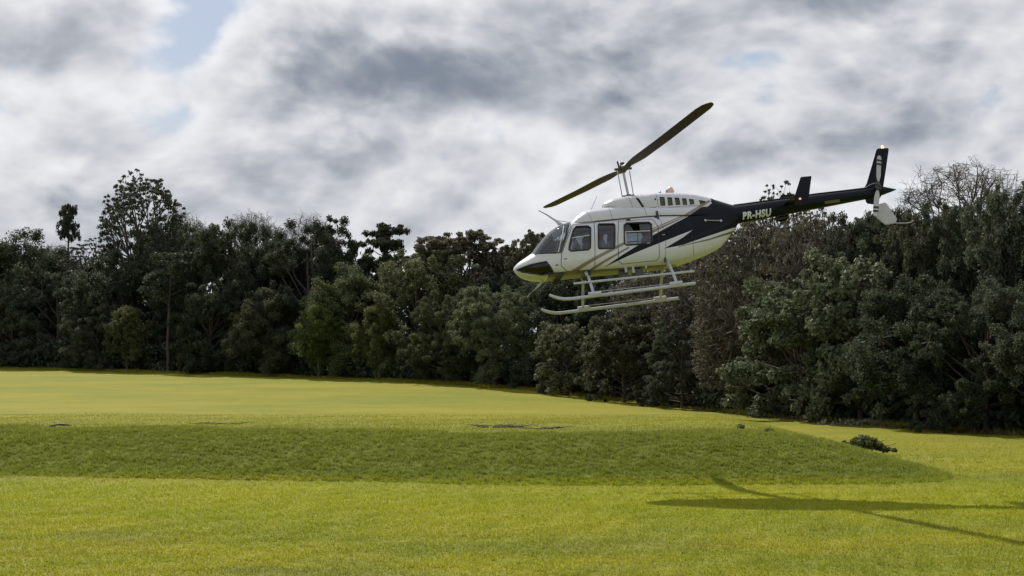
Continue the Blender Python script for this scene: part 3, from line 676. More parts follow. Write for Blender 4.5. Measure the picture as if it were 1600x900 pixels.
class Shell:
    def __init__(s, tab): s.t = {k: np.array(v, float) for k, v in tab.items()}; s.c = {}
    def q(s, k, x): return float(np.interp(x, s.t['x'], s.t[k]))
    def tb(s, x, up):
        key = (round(x, 4), up)
        if key not in s.c:
            n = s.q('nu' if up else 'nl', x); w = s.q('w', x); zc = s.q('zc', x); h = (s.q('top', x)-zc) if up else (zc-s.q('bot', x))
            ph = np.linspace(0, pi/2, 90); y = np.abs(np.cos(ph))**(2/n); z = np.abs(np.sin(ph))**(2/n); y[-1] = 0
            L = np.concatenate([[0], np.cumsum(np.hypot(np.diff(y)*w, np.diff(z)*h))]); L /= max(L[-1], 1e-9)
            s.c[key] = (L, y, z, w, zc, h)
        return s.c[key]
    def P(s, x, q):
        L, y, z, w, zc, h = s.tb(x, q >= 0); a = abs(q)
        return Vector((x, -w*float(np.interp(a, L, y)), zc+(1 if q >= 0 else -1)*h*float(np.interp(a, L, z))))
    def inv(s, x, z):
        zc = s.q('zc', x); up = z >= zc; L, y, zz, w, zc, h = s.tb(x, up)
        return (1 if up else -1)*float(np.interp(min(1, abs(z-zc)/max(h, 1e-6)), zz, L))
    def N(s, x, q, e=.012):
        x0, x1 = s.t['x'][0], s.t['x'][-1]
        a = s.P(min(x+e, x1), q)-s.P(max(x-e, x0), q); b = s.P(x, min(q+e, s.smax))-s.P(x, max(q-e, s.smin))
        n = a.cross(b)
        if n.length < 1e-9: return Vector((0, -1, 0))
        n.normalize()
        if abs(q) > .999: n.y = 0; n.normalize()
        return n
    def mapped(s, poly, closed=True, step=.04):
        out = []; m = len(poly)
        for i in range(m if closed else m-1):
            (x0, z0), (x1, z1) = poly[i], poly[(i+1) % m]; k = max(1, int(math.hypot(x1-x0, z1-z0)/step))
            for j in range(k): t = j/k; x = x0+(x1-x0)*t; out.append((x, max(s.smin, min(s.smax, s.inv(x, z0+(z1-z0)*t)))))
        if not closed: out.append((poly[-1][0], s.inv(*poly[-1])))
        return out
    def surf_line(s, poly, off=0.0, closed=True, side=-1):
        return [s._o(x, q, off, side) for x, q in s.mapped(poly, closed)]
    def _o(s, x, q, off, side=-1):
        p = s.P(x, q)+s.N(x, q)*off
        return p if side < 0 else Vector((p.x, -p.y, p.z))
    def build(s, regions, dx=.07, ns=26, smin=-1, smax=1):
        """regions: (poly, key); returns {key: (verts, tris)} for the near side in (x,s)"""
        s.smin, s.smax = smin, smax
        xs = list(np.arange(s.t['x'][0], s.t['x'][-1], dx))+[s.t['x'][-1]]
        if smin < -.5: xs = sorted(set(xs+[s.t['x'][0]+d for d in (.015, .03, .05)]))
        qs = np.linspace(smin, smax, ns)
        pts = []; edges = []; idx = {}
        def add(x, q):
            k = (round(x, 3), round(q, 3))
            if k not in idx: idx[k] = len(pts); pts.append(Vector(k))
            return idx[k]
        for x in xs:
            for q in qs: add(x, q)
        polys = []
        for poly, key in regions:
            mp = s.mapped(poly); ii = [add(min(max(x, xs[0]), xs[-1]), q) for x, q in mp]
            edges += [(ii[i], ii[(i+1) % len(ii)]) for i in range(len(ii)) if ii[i] != ii[(i+1) % len(ii)]]
            polys.append((np.array([pts[i] for i in ii]), key))
        vo, eo, fo, _, _, _ = delaunay_2d_cdt(pts, edges, [], 0, 1e-4, False)
        vo = [(v.x, v.y) for v in vo]; cen = np.array([np.mean([vo[i] for i in f], axis=0) for f in fo])
        def inside(P, c):
            x, y = c[:, 0], c[:, 1]; r = np.zeros(len(c), bool); m = len(P)
            for i in range(m):
                (xa, ya), (xb, yb) = P[i], P[i-1]
                k = ((ya > y) != (yb > y)) & (x < (xb-xa)*(y-ya)/((yb-ya) or 1e-12)+xa); r ^= k
            return r
        s.vo, s.fo = vo, fo
        return [(key, inside(P, cen)) for P, key in polys]
    def emit(s, name, fsel, mats, fmat, parent, off=0.0, sides=(-1, 1), smooth=True):
        vs = []; fs = []; ms = []; ns_ = []
        for side in sides:
            mp = {}
            for k in fsel:
                f = s.fo[k]; t = []
                for i in f:
                    if i not in mp:
                        x, q = s.vo[i]; n = s.N(x, q); p = s.P(x, q)+n*off
                        if abs(q) > .9995: p.y = 0
                        if side > 0: p = Vector((p.x, -p.y, p.z)); n = Vector((n.x, -n.y, n.z))
                        mp[i] = len(vs); vs.append(p); ns_.append(n)
                    t.append(mp[i])
                a, b, c = (vs[t[0]], vs[t[1]], vs[t[2]])
                if (b-a).cross(c-a).dot(ns_[t[0]]+ns_[t[1]]+ns_[t[2]]) < 0: t = t[::-1]
                fs.append(t); ms.append(fmat[k] if fmat is not None else 0)
        me = bpy.data.meshes.new(name); me.from_pydata([tuple(v) for v in vs], [], fs)
        me.polygons.foreach_set('material_index', ms); me.update()
        o = link(name, me, mats, parent, True); me.normals_split_custom_set_from_vertices([tuple(n) for n in ns_])
        return o

WIN = dict(
    windshield=[(-2.76, -.76), (-2.70, -.86), (-2.2, -.945), (-2.07, -.95), (-1.72, -.30), (-1.66, -.10), (-1.66, .3), (-2.76, .3)],
    chin=[(-3.20, -1.15), (-2.91, -1.12), (-2.47, -1.12), (-2.33, -1.40), (-2.60, -1.42), (-2.87, -1.33), (-3.09, -1.24)],
    door1=[(-1.57, -.32), (-1.27, -.35), (-1.21, -.41), (-1.31, -.93), (-1.37, -.98), (-1.81, -.95), (-1.86, -.90), (-1.79, -.70), (-1.64, -.38)],
    door2=[(-.97, -.34), (-.60, -.39), (-.58, -.42), (-.69, -1.01), (-.72, -1.03), (-1.08, -.99), (-1.10, -.96), (-1.00, -.38)],
    door3=[(-.27, -.42), (.31, -.48), (.36, -.54), (.29, -1.0), (.23, -1.04), (-.37, -1.0), (-.42, -.94), (-.34, -.47)])
DOORS = dict(
    front_door=[(-1.64, -.25), (-1.09, -.28), (-1.26, -1.40), (-1.36, -1.47), (-1.98, -1.43), (-2.12, -1.28), (-2.06, -.99)],
    passenger_door=[(-.46, -.34), (.42, -.40), (.52, -.62), (.42, -1.42), (.34, -1.48), (-.55, -1.45), (-.64, -1.36), (-.57, -.80)])
LIV = [
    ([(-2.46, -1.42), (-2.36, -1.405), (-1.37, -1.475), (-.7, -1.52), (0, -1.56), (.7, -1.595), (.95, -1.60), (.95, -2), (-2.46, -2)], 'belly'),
    ([(-2.00, -1.48), (-1.29, -1.20), (-.47, -.92), (.4, -.645), (1.33, -.36), (2.05, -.04), (2.10, -.09), (1.37, -.425), (.39, -.765), (-.43, -.985), (-1.25, -1.275), (-1.80, -1.50)], 'tan'),
    ([(.30, -.700), (1.35, -.395), (1.36, -.405), (.30, -.715)], 'white'),
    ([(-1.62, -1.56), (-1.07, -1.325), (-.34, -1.045), (-.30, -1.08), (-1.03, -1.375), (-1.50, -1.575)], 'tan'),
    ([(-1.02, -1.47), (-.47, -1.21), (-.10, -1.05), (.34, -.84), (1.34, -.45), (1.75, -.25), (2.10, -.10), (2.16, .2), (2.9, .2), (2.9, -.78), (2.50, -.87), (1.81, -1.02), (1.09, -1.18), (.57, -1.22),
      (1.12, -.99), (1.42, -.82), (.68, -1.01), (-.01, -1.18), (-.49, -1.31)], 'navy'),
    ([(.95, -1.21), (1.84, -1.085), (2.60, -.915), (2.60, -.975), (1.83, -1.125), (.95, -1.225)], 'olive')]
BODY = dict(
    x=[-3.28, -3.26, -3.22, -3.15, -3.06, -2.96, -2.84, -2.72, -2.56, -2.4, -2.2, -2.0, -1.8, -1.6, -1.0, 0, .6, 1.0, 1.4, 1.8, 2.05, 2.2, 2.45, 2.62, 2.74],
    top=[-1.10, -1.06, -1.02, -.965, -.915, -.87, -.81, -.75, -.58, -.43, -.27, -.17, -.11, -.09, -.10, -.12, -.14, -.16, -.16, -.05, .05, .02, -.1, -.18, -.23],
    bot=[-1.12, -1.17, -1.23, -1.31, -1.375, -1.42, -1.455, -1.475, -1.49, -1.495, -1.50, -1.505, -1.51, -1.52, -1.55, -1.60, -1.62, -1.60, -1.53, -1.43, -1.35, -1.28, -1.07, -.90, -.76],
    w=[.01, .07, .15, .25, .33, .395, .46, .51, .565, .605, .64, .655, .665, .67, .67, .66, .64, .60, .53, .45, .40, .37, .32, .28, .24],
    zc=[-1.11, -1.115, -1.12, -1.12, -1.12, -1.12, -1.12, -1.12, -1.08, -1.04, -.98, -.94, -.9, -.9, -.9, -.9, -.9, -.9, -.85, -.76, -.68, -.62, -.55, -.52, -.5],
    nu=[2, 2, 2, 2, 2, 2, 2.1, 2.1, 2.1, 2.1, 2.2, 2.4, 2.6, 2.7, 2.7, 2.7, 2.6, 2.5, 2.3, 2.1, 2, 2, 2, 2, 2],
    nl=[2, 2, 2.1, 2.2, 2.3, 2.5, 2.8, 3.1, 3.4, 3.6, 3.7, 3.7, 3.7, 3.7, 3.7, 3.6, 3.4, 3.1, 2.8, 2.5, 2.4, 2.3, 2.2, 2.1, 2])
body = Shell(BODY)
reg = [(p, ('m', k)) for p, k in LIV]+[(p, ('w', k)) for k, p in WIN.items()]+[(p, ('d', k)) for k, p in DOORS.items()]
cl = body.build(reg)
MATS = ['white', 'navy', 'tan', 'olive', 'belly']; nf = len(body.fo); fm = np.zeros(nf, int); win = np.full(nf, '', object); dor = np.full(nf, '', object)
for key, ins in cl:
    if key[0] == 'm': fm[ins] = MATS.index(key[1])
    elif key[0] == 'w': win[ins] = key[1]
    else: dor[ins] = key[1]
ml = [M[k] for k in MATS]
fus = body.emit('fuselage', [i for i in range(nf) if not win[i] and not dor[i]], ml, fm, heli)
def seal(parent, name, pts, rad, m, closed=True, flat=1):
    pts = list(pts)
    if closed: pts = pts+[pts[0]]
    return MB().tube(pts, rad, 6, not closed, flat).build(name, M[m], parent, True)
doors = {}
for k in DOORS:
    sel = [i for i in range(nf) if dor[i] == k and not win[i]]
    for sd in (-1, 1):
        d = body.emit(k, sel, ml, fm, heli, off=.003, sides=(sd,)); doors[k, sd] = d
        seal(d, 'door_gap', body.surf_line(DOORS[k], .0, True, sd), .0085, 'seam')
PARENT = dict(door1='front_door', door3='passenger_door')
PN = dict(windshield='windshield', chin='chin_window', door1='window', door2='window', door3='window')
GM = dict(windshield='glass', chin='chin', door1='tint', door2='tint', door3='tint')
for k in WIN:
    sel = [i for i in range(nf) if win[i] == k]
    if k == 'windshield':
        o = body.emit('windshield', sel, M['glass'], None, heli, off=-.004)
        line = WIN[k][:6]
        for sd in (-1, 1):
            seal(o, 'window_frame', body.surf_line(line, .002, False, sd), .014, 'black', False)
            seal(o, 'mullion', body.surf_line([(-1.86, -.24), (-1.93, -.43), (-2.14, -.94)], .0, False, sd), .014, 'white', False)
        seal(o, 'mullion', [body._o(x, 1.0, .0) for x in np.arange(-2.76, -1.66, .05)], .018, 'white', False)
        continue
    for sd in (-1, 1):
        par = doors[PARENT[k], sd] if k in PARENT else heli
        o = body.emit(PN[k], sel, M[GM[k]], None, par, off=-.012, sides=(sd,))
        if k in PARENT:
            seal(par, 'window_frame', body.surf_line(WIN[k], .003, True, sd), .023, 'black')
        else: seal(o, 'window_frame', body.surf_line(WIN[k], .003, True, sd), .023, 'black')
        if k == 'door1': seal(par, 'window_bar', body.surf_line([(-1.73, -.62), (-1.27, -.61)], .004, False, sd), .012, 'white', False)
        if k == 'door3':
            seal(par, 'window_bar', body.surf_line([(-.35, -.655), (.30, -.715)], .006, False, sd), .013, 'white', False)
            seal(par, 'window_bar', body.surf_line([(-.38, -1.0), (.25, -1.035)], .010, False, sd), .013, 'white', False)
            seal(par, 'window_bar', body.surf_line([(-.35, -.655), (-.39, -.99)], .008, False, sd), .013, 'white', False)
            seal(par, 'window_bar', body.surf_line([(-.03, -.69), (-.08, -1.01)], .000, False, sd), .010, 'grey', False)
# aft bulkhead closes the pod where the boom leaves it
# cabin lining
lt = dict(BODY); lt = {k: list(v) for k, v in BODY.items()}
cut = [i for i, x in enumerate(lt['x']) if -3.16 < x <= .61]
lt = {k: [v[i] for i in cut] for k, v in lt.items()}
lt['w'] = [a-.035 for a in lt['w']]; lt['top'] = [a-.03 for a in lt['top']]; lt['bot'] = [a+.03 for a in lt['bot']]
lin = Shell(lt); clw = lin.build([(p, k) for k, p in WIN.items()], .1, 18)
keep = np.ones(len(lin.fo), bool)
for k, ins in clw: keep &= ~ins
lin.emit('cabin_lining', np.nonzero(keep)[0], M['grey'], None, heli)
MB().prism([(.55, -1.55), (.60, -1.55), (.60, -.2), (.55, -.2)], -.56, .56).build('rear_bulkhead', M['grey'], heli)
MB().prism([(-2.6, -1.42), (.55, -1.42), (.55, -1.46), (-2.6, -1.44)], -.5, .5).build('cabin_floor', M['dgrey'], heli)
MB().prism([(-2.62, -.98), (-2.55, -.80), (-2.35, -.72), (-2.22, -.74), (-2.28, -1.05), (-2.4, -1.4), (-2.55, -1.4)], -.26, .30).build('instrument_panel', M['dgrey'], heli, bevel=.02)
def seat(x, y, back=1):
    s_ = MB().prism([(x-.25, -1.12), (x+.22*1, -1.16), (x+.22, -1.26), (x-.25, -1.24)], y-.22, y+.22).build('seat', M['seat'], heli, bevel=.03)
    MB().prism([(x+.20*back, -1.18), (x+.32*back, -1.18), (x+.36*back, -.66), (x+.28*back, -.64)], y-.21, y+.21).build('backrest', M['seat'], s_, bevel=.03)
    MB().prism([(x+.28*back, -.63), (x+.37*back, -.63), (x+.38*back, -.47), (x+.30*back, -.46)], y-.12, y+.12).build('headrest', M['seat'], s_, bevel=.03)
for y in (-.33, .33): seat(-1.62, y); seat(-.02, y); seat(-.92, y)
# roof cowling and engine cowling
COWL = dict(x=[-1.70, -1.62, -1.54, -1.46, -1.29, -1.11, -.63, -.3, .3, .7, 1.0, 1.4, 1.8, 2.08],
            top=[-.15, -.11, -.05, .025, .115, .15, .15, .14, .04, -.01, -.05, -.09, -.13, -.16],
            bot=[-.17, -.19, -.20, -.21, -.22, -.235, -.255, -.27, -.30, -.325, -.36, -.41, -.44, -.46],
            w=[.22, .36, .43, .47, .51, .525, .535, .535, .53, .52, .51, .47, .43, .37], nu=[2.2, 2.3, 2.4, 2.5]+[2.7]*10)
COWL['zc'] = COWL['bot']; COWL['nl'] = COWL['nu']
ck = Shell(COWL)
cl = ck.build([(p, k) for p, k in LIV if k not in ('olive', 'belly')], .08, 16, 0.0, 1)
fm2 = np.zeros(len(ck.fo), int)
for k, ins in cl: fm2[ins] = MATS.index(k)
roofc = ck.emit('roof_cowling', range(len(ck.fo)), ml, fm2, heli)
for sd in (-1, 1): seal(roofc, 'cowling_gap', [ck._o(x, 0.0, -.012, sd) for x in np.arange(-1.05, 1.5, .08)], .016, 'seam', False)
VENTS = [[(.74, .19), (.87, .17), (.85, -.07), (.72, -.06)], [(.94, .155), (1.06, .135), (1.05, -.085), (.92, -.08)], [(1.13, .12), (1.255, .10), (1.245, -.10), (1.12, -.09)],
         [(1.32, .08), (1.44, .06), (1.43, -.12), (1.31, -.11)], [(1.50, .04), (1.63, .01), (1.62, -.12), (1.50, -.13)], [(1.77, -.02), (1.95, -.07), (1.91, -.12), (1.77, -.15)]]
ENG = dict(x=[-.72, -.70, -.66, -.6, -.5, -.38, -.06, .26, .75, 1.21, 1.5, 1.73, 2.03, 2.20],
           top=[.245, .28, .305, .33, .355, .375, .39, .385, .355, .30, .245, .19, .09, .02],
           bot=[.225, .19, .17, .14, .08, .0, -.05, -.10, -.18, -.25, -.3, -.33, -.36, -.36],
           w=[.03, .12, .20, .28, .34, .375, .41, .425, .43, .41, .385, .36, .30, .24], nu=[2.2]*4+[2.6]*4+[3.2]*4+[2.6]*2)
ENG['zc'] = [b+.03 if i < 5 else b+.06 for i, b in enumerate(ENG['bot'])]; ENG['nl'] = [2.4]*14
en = Shell(ENG)
SLOT = [(.12, .25), (.19, .25), (.30, -.03), (.235, -.03)]; SMALL = [(.60, .17), (.645, .165), (.64, .11), (.60, .115)]; SLIT = [(.44, -.055), (.60, -.07), (.60, -.095), (.44, -.08)]
cl = en.build([(LIV[1][0], 'tan'), (LIV[4][0], 'navy'), ([(1.37, -.40), (2.10, -.09), (2.12, -.2), (1.4, -.5)], 'white')]+[(p, 'vent%d' % i) for i, p in enumerate(VENTS)]+[(SLOT, 'slot0'), (SMALL, 'slot1'), (SLIT, 'slot2')], .07, 20)
fm3 = np.zeros(len(en.fo), int); hole = np.full(len(en.fo), '', object)
for k, ins in cl:
    if k in MATS: fm3[ins] = MATS.index(k)
    else: hole[ins] = k
engc = en.emit('engine_cowling', [i for i in range(len(en.fo)) if not hole[i]], ml, fm3, heli)
for i in range(6):
    for sd in (-1, 1):
        en.emit('vent_screen', [j for j in range(len(en.fo)) if hole[j] == 'vent%d' % i], M['mesh'], None, engc, off=-.03, sides=(sd,))
for sl_ in ('slot0', 'slot1', 'slot2'):
    for sd in (-1, 1): en.emit('air_slot', [j for j in range(len(en.fo)) if hole[j] == sl_], M['black'], None, engc, off=-.035, sides=(sd,))
MB().tube([(1.05, 0, .34), (1.08, 0, .42)], .055, 10).build('exhaust_stub', M['metal'], heli, True)
MB().tube([(1.13, 0, .30), (1.13, 0, .36)], .10, 12).dome((1.15, 0, .355), .095, .15).build('beacon_light', M['beacon'], heli, True)
MB().tube([(.86, 0, .35), (.86, 0, .40)], .035, 8).dome((.86, 0, .395), .03, .04).build('roof_antenna', M['metal'], heli, True)
# mast, control rods, rotor head
MB().tube([(.02, 0, .35), (.0, 0, .80), (-.01, 0, 1.12)], .034, 10).build('rotor_mast', M['metal'], heli, True)
MB().tube([(-.13, 0, .395), (.17, 0, .385)], [.05, .05], 12).tube([(.02, 0, .37), (.02, 0, .44)], [.12, .07], 12).build('swashplate', M['darkmetal'], heli, True)
for dx, y in ((-.17, -.12), (.17, .10)): MB().tube([(dx, y, .38), (dx*1.05, y, 1.10)], .014, 6).build('control_rod', M['metal'], heli, True)
HUB = Vector((0, 0, 1.15)); NT_ = Vector((1.168, -5.522, 1.074)); FT = Vector((-1.502, 5.413, 1.571))
hd = (NT_-FT).normalized()
hubm = MB().tube([HUB-hd*.42, HUB-hd*.2, HUB, HUB+hd*.2, HUB+hd*.42], [.055, .085, .11, .085, .055], 10)
hubm.tube([HUB+Vector((0, 0, -.1)), HUB+Vector((0, 0, .17))], .06, 10)
side = hd.cross(Vector((0, 0, 1))).normalized()
hubm.tube([HUB-side*.24, HUB+side*.24], .035, 8).tube([HUB+Vector((-.10, 0, .06)), HUB+Vector((-.12, 0, .22))], .025, 6).box(-.12, .12, -.05, .05, 1.17, 1.24)
hubm.build('rotor_hub', M['darkmetal'], heli, True)
def blade(name, tip, sgn, parent, m='blade', chord=.33, root=.30, thick=.125, hub=HUB, pitch=7):
    d = (tip-hub).normalized(); L = (tip-hub).length
    ch = d.cross(Vector((0, 0, 1))).normalized()*sgn; n = ch.cross(d).normalized()
    if n.z < 0: n = -n
    prof = [(1, 0), (.6, .035), (.2, .06), (-.3, .07), (-.75, .045), (-1, 0), (-.75, -.035), (-.3, -.045), (.2, -.035), (.6, -.02)]
    st = [(root, .35, 1.6), (root+.12, .55, 1.5), (root+.55, .85, 1.1), (root+.9, 1, 1), (L*.5, 1, 1), (L-.45, 1, .9), (L-.18, .80, .8), (L-.05, .42, .6), (L, .10, .4)]
    v = []; f = []; k = len(prof); tw = radians(pitch)
    for r_, c, th in st:
        a = tw*(1-.6*r_/L); c2 = ch*cos(a)+n*sin(a); n2 = n*cos(a)-ch*sin(a); o = hub+d*r_+n*(.10*((r_/L)**2)-.10*(r_/L))
        for (u, w_) in prof: v.append(tuple(o+c2*(u*chord*.5*c)+n2*(w_*chord*.5*th*1.6)))
    for i in range(len(st)-1):
        for j in range(k): f.append((i*k+j, i*k+(j+1) % k, (i+1)*k+(j+1) % k, (i+1)*k+j))
    f.append(tuple(range(k))); f.append(tuple(range((len(st)-1)*k+k-1, (len(st)-1)*k-1, -1)))
    b = MB(); b.v = v; b.f = f; o = b.build(name, M[m], parent, True)
    MB().tube([hub+d*.18, hub+d*(root+.2)], [.075, .05], 8, flat=.7).build('blade_grip', M['darkmetal'], o, True)
    return o
blade('rotor_blade', NT_, 1, heli, chord=.37); blade('rotor_blade', FT, 1, heli, chord=.37, pitch=-8)
# tail boom
bx = [2.5, 2.74, 3.0, 4.0, 5.0, 6.0, 6.4]; bz = [-.49, -.485, -.48, -.455, -.43, -.415, -.41]; br = [.25, .245, .236, .212, .188, .150, .138]
boom = MB().tube([(x, 0, z) for x, z in zip(bx, bz)], br, 28).build('tail_boom', M['navy'], heli, True)
MB().tube([(x, 0, z+r_+.012) for x, z, r_ in zip(bx[1:], bz[1:], br[1:])], [.05]*6, 8, flat=.6).build('driveshaft_cover', M['navy'], boom, True)
def on_boom(x, z):
    zc = np.interp(x, bx, bz); r_ = np.interp(x, bx, br); return -sqrt(max(0, r_*r_-(z-zc)**2))
ptc = MB(); 
for i in range(6):
    xa, xb = 5.12+.42*i/6, 5.12+.42*(i+1)/6
    ptc.v += [(xa, on_boom(xa, -.545)-.003, -.55), (xb, on_boom(xb, -.54)-.003, -.545), (xb, on_boom(xb, -.475)-.003, -.475), (xa, on_boom(xa, -.48)-.003, -.485)]
    ptc.f.append((4*i, 4*i+1, 4*i+2, 4*i+3))
ptc.build('boom_placard', M['olive'], boom)
# registration
cu = bpy.data.curves.new('reg', 'FONT'); cu.body = 'PR-HSU'; cu.size = .235; cu.offset = .011; cu.shear = .12; cu.space_character = 1.12
to = bpy.data.objects.new('reg', cu); C.objects.link(to); bpy.context.view_layer.update()
me = bpy.data.meshes.new_from_object(to.evaluated_get(bpy.context.evaluated_depsgraph_get())); bpy.data.objects.remove(to)
bm = bmesh.new(); bm.from_mesh(me)
for k in range(1, 10): bmesh.ops.bisect_plane(bm, geom=bm.verts[:]+bm.edges[:]+bm.faces[:], plane_co=(0, .02*k-.01, 0), plane_no=(0, 1, 0))
mx_ = max(v.co.x for v in bm.verts)
for v in bm.verts:
    x = 2.86+v.co.x/mx_*.79; z = -.655+v.co.y; v.co = (x, on_boom(x, z)-.004, z)
bmesh.ops.recalc_face_normals(bm, faces=bm.faces); bm.to_mesh(me); bm.free()
link('registration_lettering', me, M['letter'], heli)
# tail surfaces
def plate(name, poly, y, th, m, parent, bev=.012):
    return MB().prism(poly, y-th/2, y+th/2).build(name, M[m], parent, bevel=bev)
stab = MB()
pf = [(4.02, 0), (4.10, .03), (4.25, .035), (4.47, 0), (4.25, -.025), (4.10, -.02)]
stab.prism([(x, -.42+z) for x, z in pf], -.97, .97).build('horizontal_stabilizer', M['navy'], heli, bevel=0)
for y in (-.99, .99):
    p = plate('end_fin', [(4.06, -.60), (4.20, -.66), (4.37, -.63), (4.46, -.45), (4.63, .065), (4.34, .075), (4.10, -.38)], y, .035, 'navy', heli)
MB().dome((4.21, -1.01, -.50), .03, .03).tube([(4.21, -.99, -.49), (4.21, -1.035, -.49)], [.03, .02], 8).build('navigation_light', M['nav_lamp'], heli, True)
fin = plate('tail_fin', [(6.28, -.27), (6.40, -.13), (6.86, .775), (7.19, .745), (7.00, .2), (6.83, -.26), (6.72, -.52), (6.52, -.73), (6.28, -.66)], 0, .07, 'navy', heli, .025)
seal(fin, 'fin_trim', [Vector((6.30, -.045, -.25)), Vector((6.45, -.045, -.19)), Vector((6.60, -.045, -.155))], .010, 'metal', False)
plate('lower_fin', [(6.56, -.735), (6.80, -.70), (6.88, -.85), (7.03, -1.20), (6.95, -1.30), (6.68, -1.30), (6.50, -1.10)], .02, .05, 'skid', heli, .015)
seal(heli, 'tail_guard', [Vector(p) for p in ((6.9, .0, -1.28), (7.1, 0, -1.315), (7.28, 0, -1.335), (7.38, 0, -1.325), (7.45, 0, -1.28))], .013, 'skid', False)
MB().tube([(6.25, 0, -.41), (6.55, 0, -.38), (6.78, 0, -.38), (6.95, 0, -.39), (7.15, 0, -.40)], [.135, .15, .12, .07, .012], 14).build('tail_cone', M['navy'], heli, True)
MB().dome((7.02, 0, .76), .04, .085).build('tail_light', M['tail_lamp'], heli, True)
# tail rotor on the left side of the fin
TH = Vector((6.56, -.34, -.30))
tr = MB().tube([(6.56, 0, -.32), (6.56, -.40, -.30)], .04, 8).tube([TH+Vector((0, -.0, -.10)), TH+Vector((0, 0, .10))], .065, 8).tube([TH+Vector((-.05, -.06, .06)), TH+Vector((.06, -.06, -.06))], .022, 6).build('tail_rotor_hub', M['darkmetal'], heli, True)
def tblade(tip):
    d = (tip-TH).normalized(); L = (tip-TH).length; ch = Vector((0, 1, 0)).cross(d).normalized()
    b = MB(); n = Vector((0, 1, 0))
    secs = [.12, .2, .30, L-.26, L-.265, L-.21, L-.205, L-.16, L-.155, L-.11, L-.105, L-.03, L]; wd = [.35, .8, 1, 1, 1, 1, 1, 1, 1, 1, 1, .8, .35]
    def seg(i0, i1):
        bb = MB()
        for i in range(i0, i1+1):
            c = TH+d*secs[i]; q = .065*wd[i]
            for u, w_ in ((1, 0), (.3, .010), (-.6, .012), (-1, 0), (-.6, -.008), (.3, -.006)): bb.v.append(tuple(c+ch*(u*q)+n*(w_+u*q*.25)))
        k = 6
        for i in range(i1-i0):
            for j in range(k): bb.f.append((i*k+j, i*k+(j+1) % k, (i+1)*k+(j+1) % k, (i+1)*k+j))
        bb.f.append(tuple(range(k))); bb.f.append(tuple(range((i1-i0)*k+k-1, (i1-i0)*k-1, -1))); return bb
    o = seg(0, 12).build('tail_rotor_blade', M['skid'], heli, True)
    for a_, b_ in ((3, 5), (7, 9)): 
        s_ = MB()
        for q0 in (secs[a_], secs[b_]):
            for u, w_ in ((1.03, -.004), (-1.03, -.004), (-1.03, .017), (1.03, .017)): s_.v.append(tuple(TH+d*q0+ch*(u*.065)+n*(-w_*1.1+.004+u*.065*.25)))
        s_.f = [(0, 1, 2, 3), (4, 5, 6, 7), (0, 1, 5, 4), (1, 2, 6, 5), (2, 3, 7, 6), (3, 0, 4, 7)]
        s_.build('warning_stripe', M['black'], o)
tblade(TH+Vector((.20, 0, .80))); tblade(TH+Vector((-.24, 0, -.79)))
# landing gear
SKP = [(-2.60, -2.06), (-2.50, -2.125), (-2.38, -2.18), (-2.24, -2.222), (-2.05, -2.24), (-1.5, -2.25), (1.10, -2.295)]
for sd in (-1, 1):
    sk = MB().tube([(x, 1.15*sd, z) for x, z in SKP], [.034, .040]+[.043]*5, 10).build('skid', M['skid'], heli, True)
    for xa in (-1.62, .45): MB().tube([(xa, 1.15*sd, -2.20-.017*(xa+1.62)), (xa+.32, 1.15*sd, -2.205-.017*(xa+1.62))], .065, 8).build('skid_saddle', M['skid'], sk, True)
    MB().tube([(-1.35, 1.10*sd, -2.15), (.5, 1.10*sd, -2.21)], .012, 6).build('brace_rod', M['metal'], sk, True)
for x0 in (-1.46, .66):
    pts = []
    for t in np.linspace(-1, 1, 17):
        y = 1.15*t; a = abs(t); z = -1.60-.62*max(0, (a-.40)/.60)**1.25 if a > .4 else -1.60
        pts.append((x0-.05*max(0, a-.4), y, z))
    MB().tube(pts, .037, 8).build('cross_tube', M['skid'], heli, True)
    for sd in (-1, 1): MB().tube([(x0-.02, sd*.40, -1.50), (x0, sd*.44, -1.66)], .05, 8).build('gear_clamp', M['skid'], heli, True)
for sd in (-1,):
    st_ = MB().tube([(-1.90, -.84, -1.82), (-1.4, -.84, -1.84), (0, -.84, -1.895), (1.2, -.84, -1.94)], .031, 8).build('boarding_step', M['skid'], heli, True)
for x, z0, z1, r_ in ((-.46, -1.50, -1.66, .035), (-.27, -1.50, -1.70, .035), (.07, -1.52, -1.62, .03)):
    MB().tube([(x, -.44, z0), (x, -.45, z1)], r_, 8).build('drain_pipe', M['skid'], heli, True)
MB().box(-.62, -.38, -.30, -.10, -1.70, -1.58).box(-.25, -.02, -.40, -.15, -1.80, -1.60).build('cargo_hook', M['darkmetal'], heli, bevel=.02)
# small fittings
for ln in ([(.62, -.42), (.66, -.95), (.58, -1.50)], [(1.32, -.48), (1.38, -.9), (1.36, -1.45)], [(1.36, -1.02), (2.0, -.86), (2.5, -.70)]):
    seal(heli, 'panel_seam', body.surf_line(ln, .0, False), .004, 'seam', False)
for ln in ([(.68, .34), (.66, -.09)], [(.68, -.12), (1.9, -.17)], [(-.05, .33), (.0, .0)]):
    seal(engc, 'panel_seam', en.surf_line(ln, .0, False), .004, 'seam', False)
for ln in ([(-1.20, .06), (-1.13, -.22)], [(-.62, .10), (-.60, -.24)], [(.28, .0), (.30, -.29)]):
    seal(roofc, 'panel_seam', ck.surf_line(ln, .0, False), .004, 'seam', False)
MB().prism([(-2.38, .36), (-2.18, .22), (-1.98, .05), (-1.80, -.10), (-1.93, -.12), (-2.0, 0.0), (-2.2, .195), (-2.39, .345)], -.012, .012).build('upper_wire_cutter', M['metal'], heli)
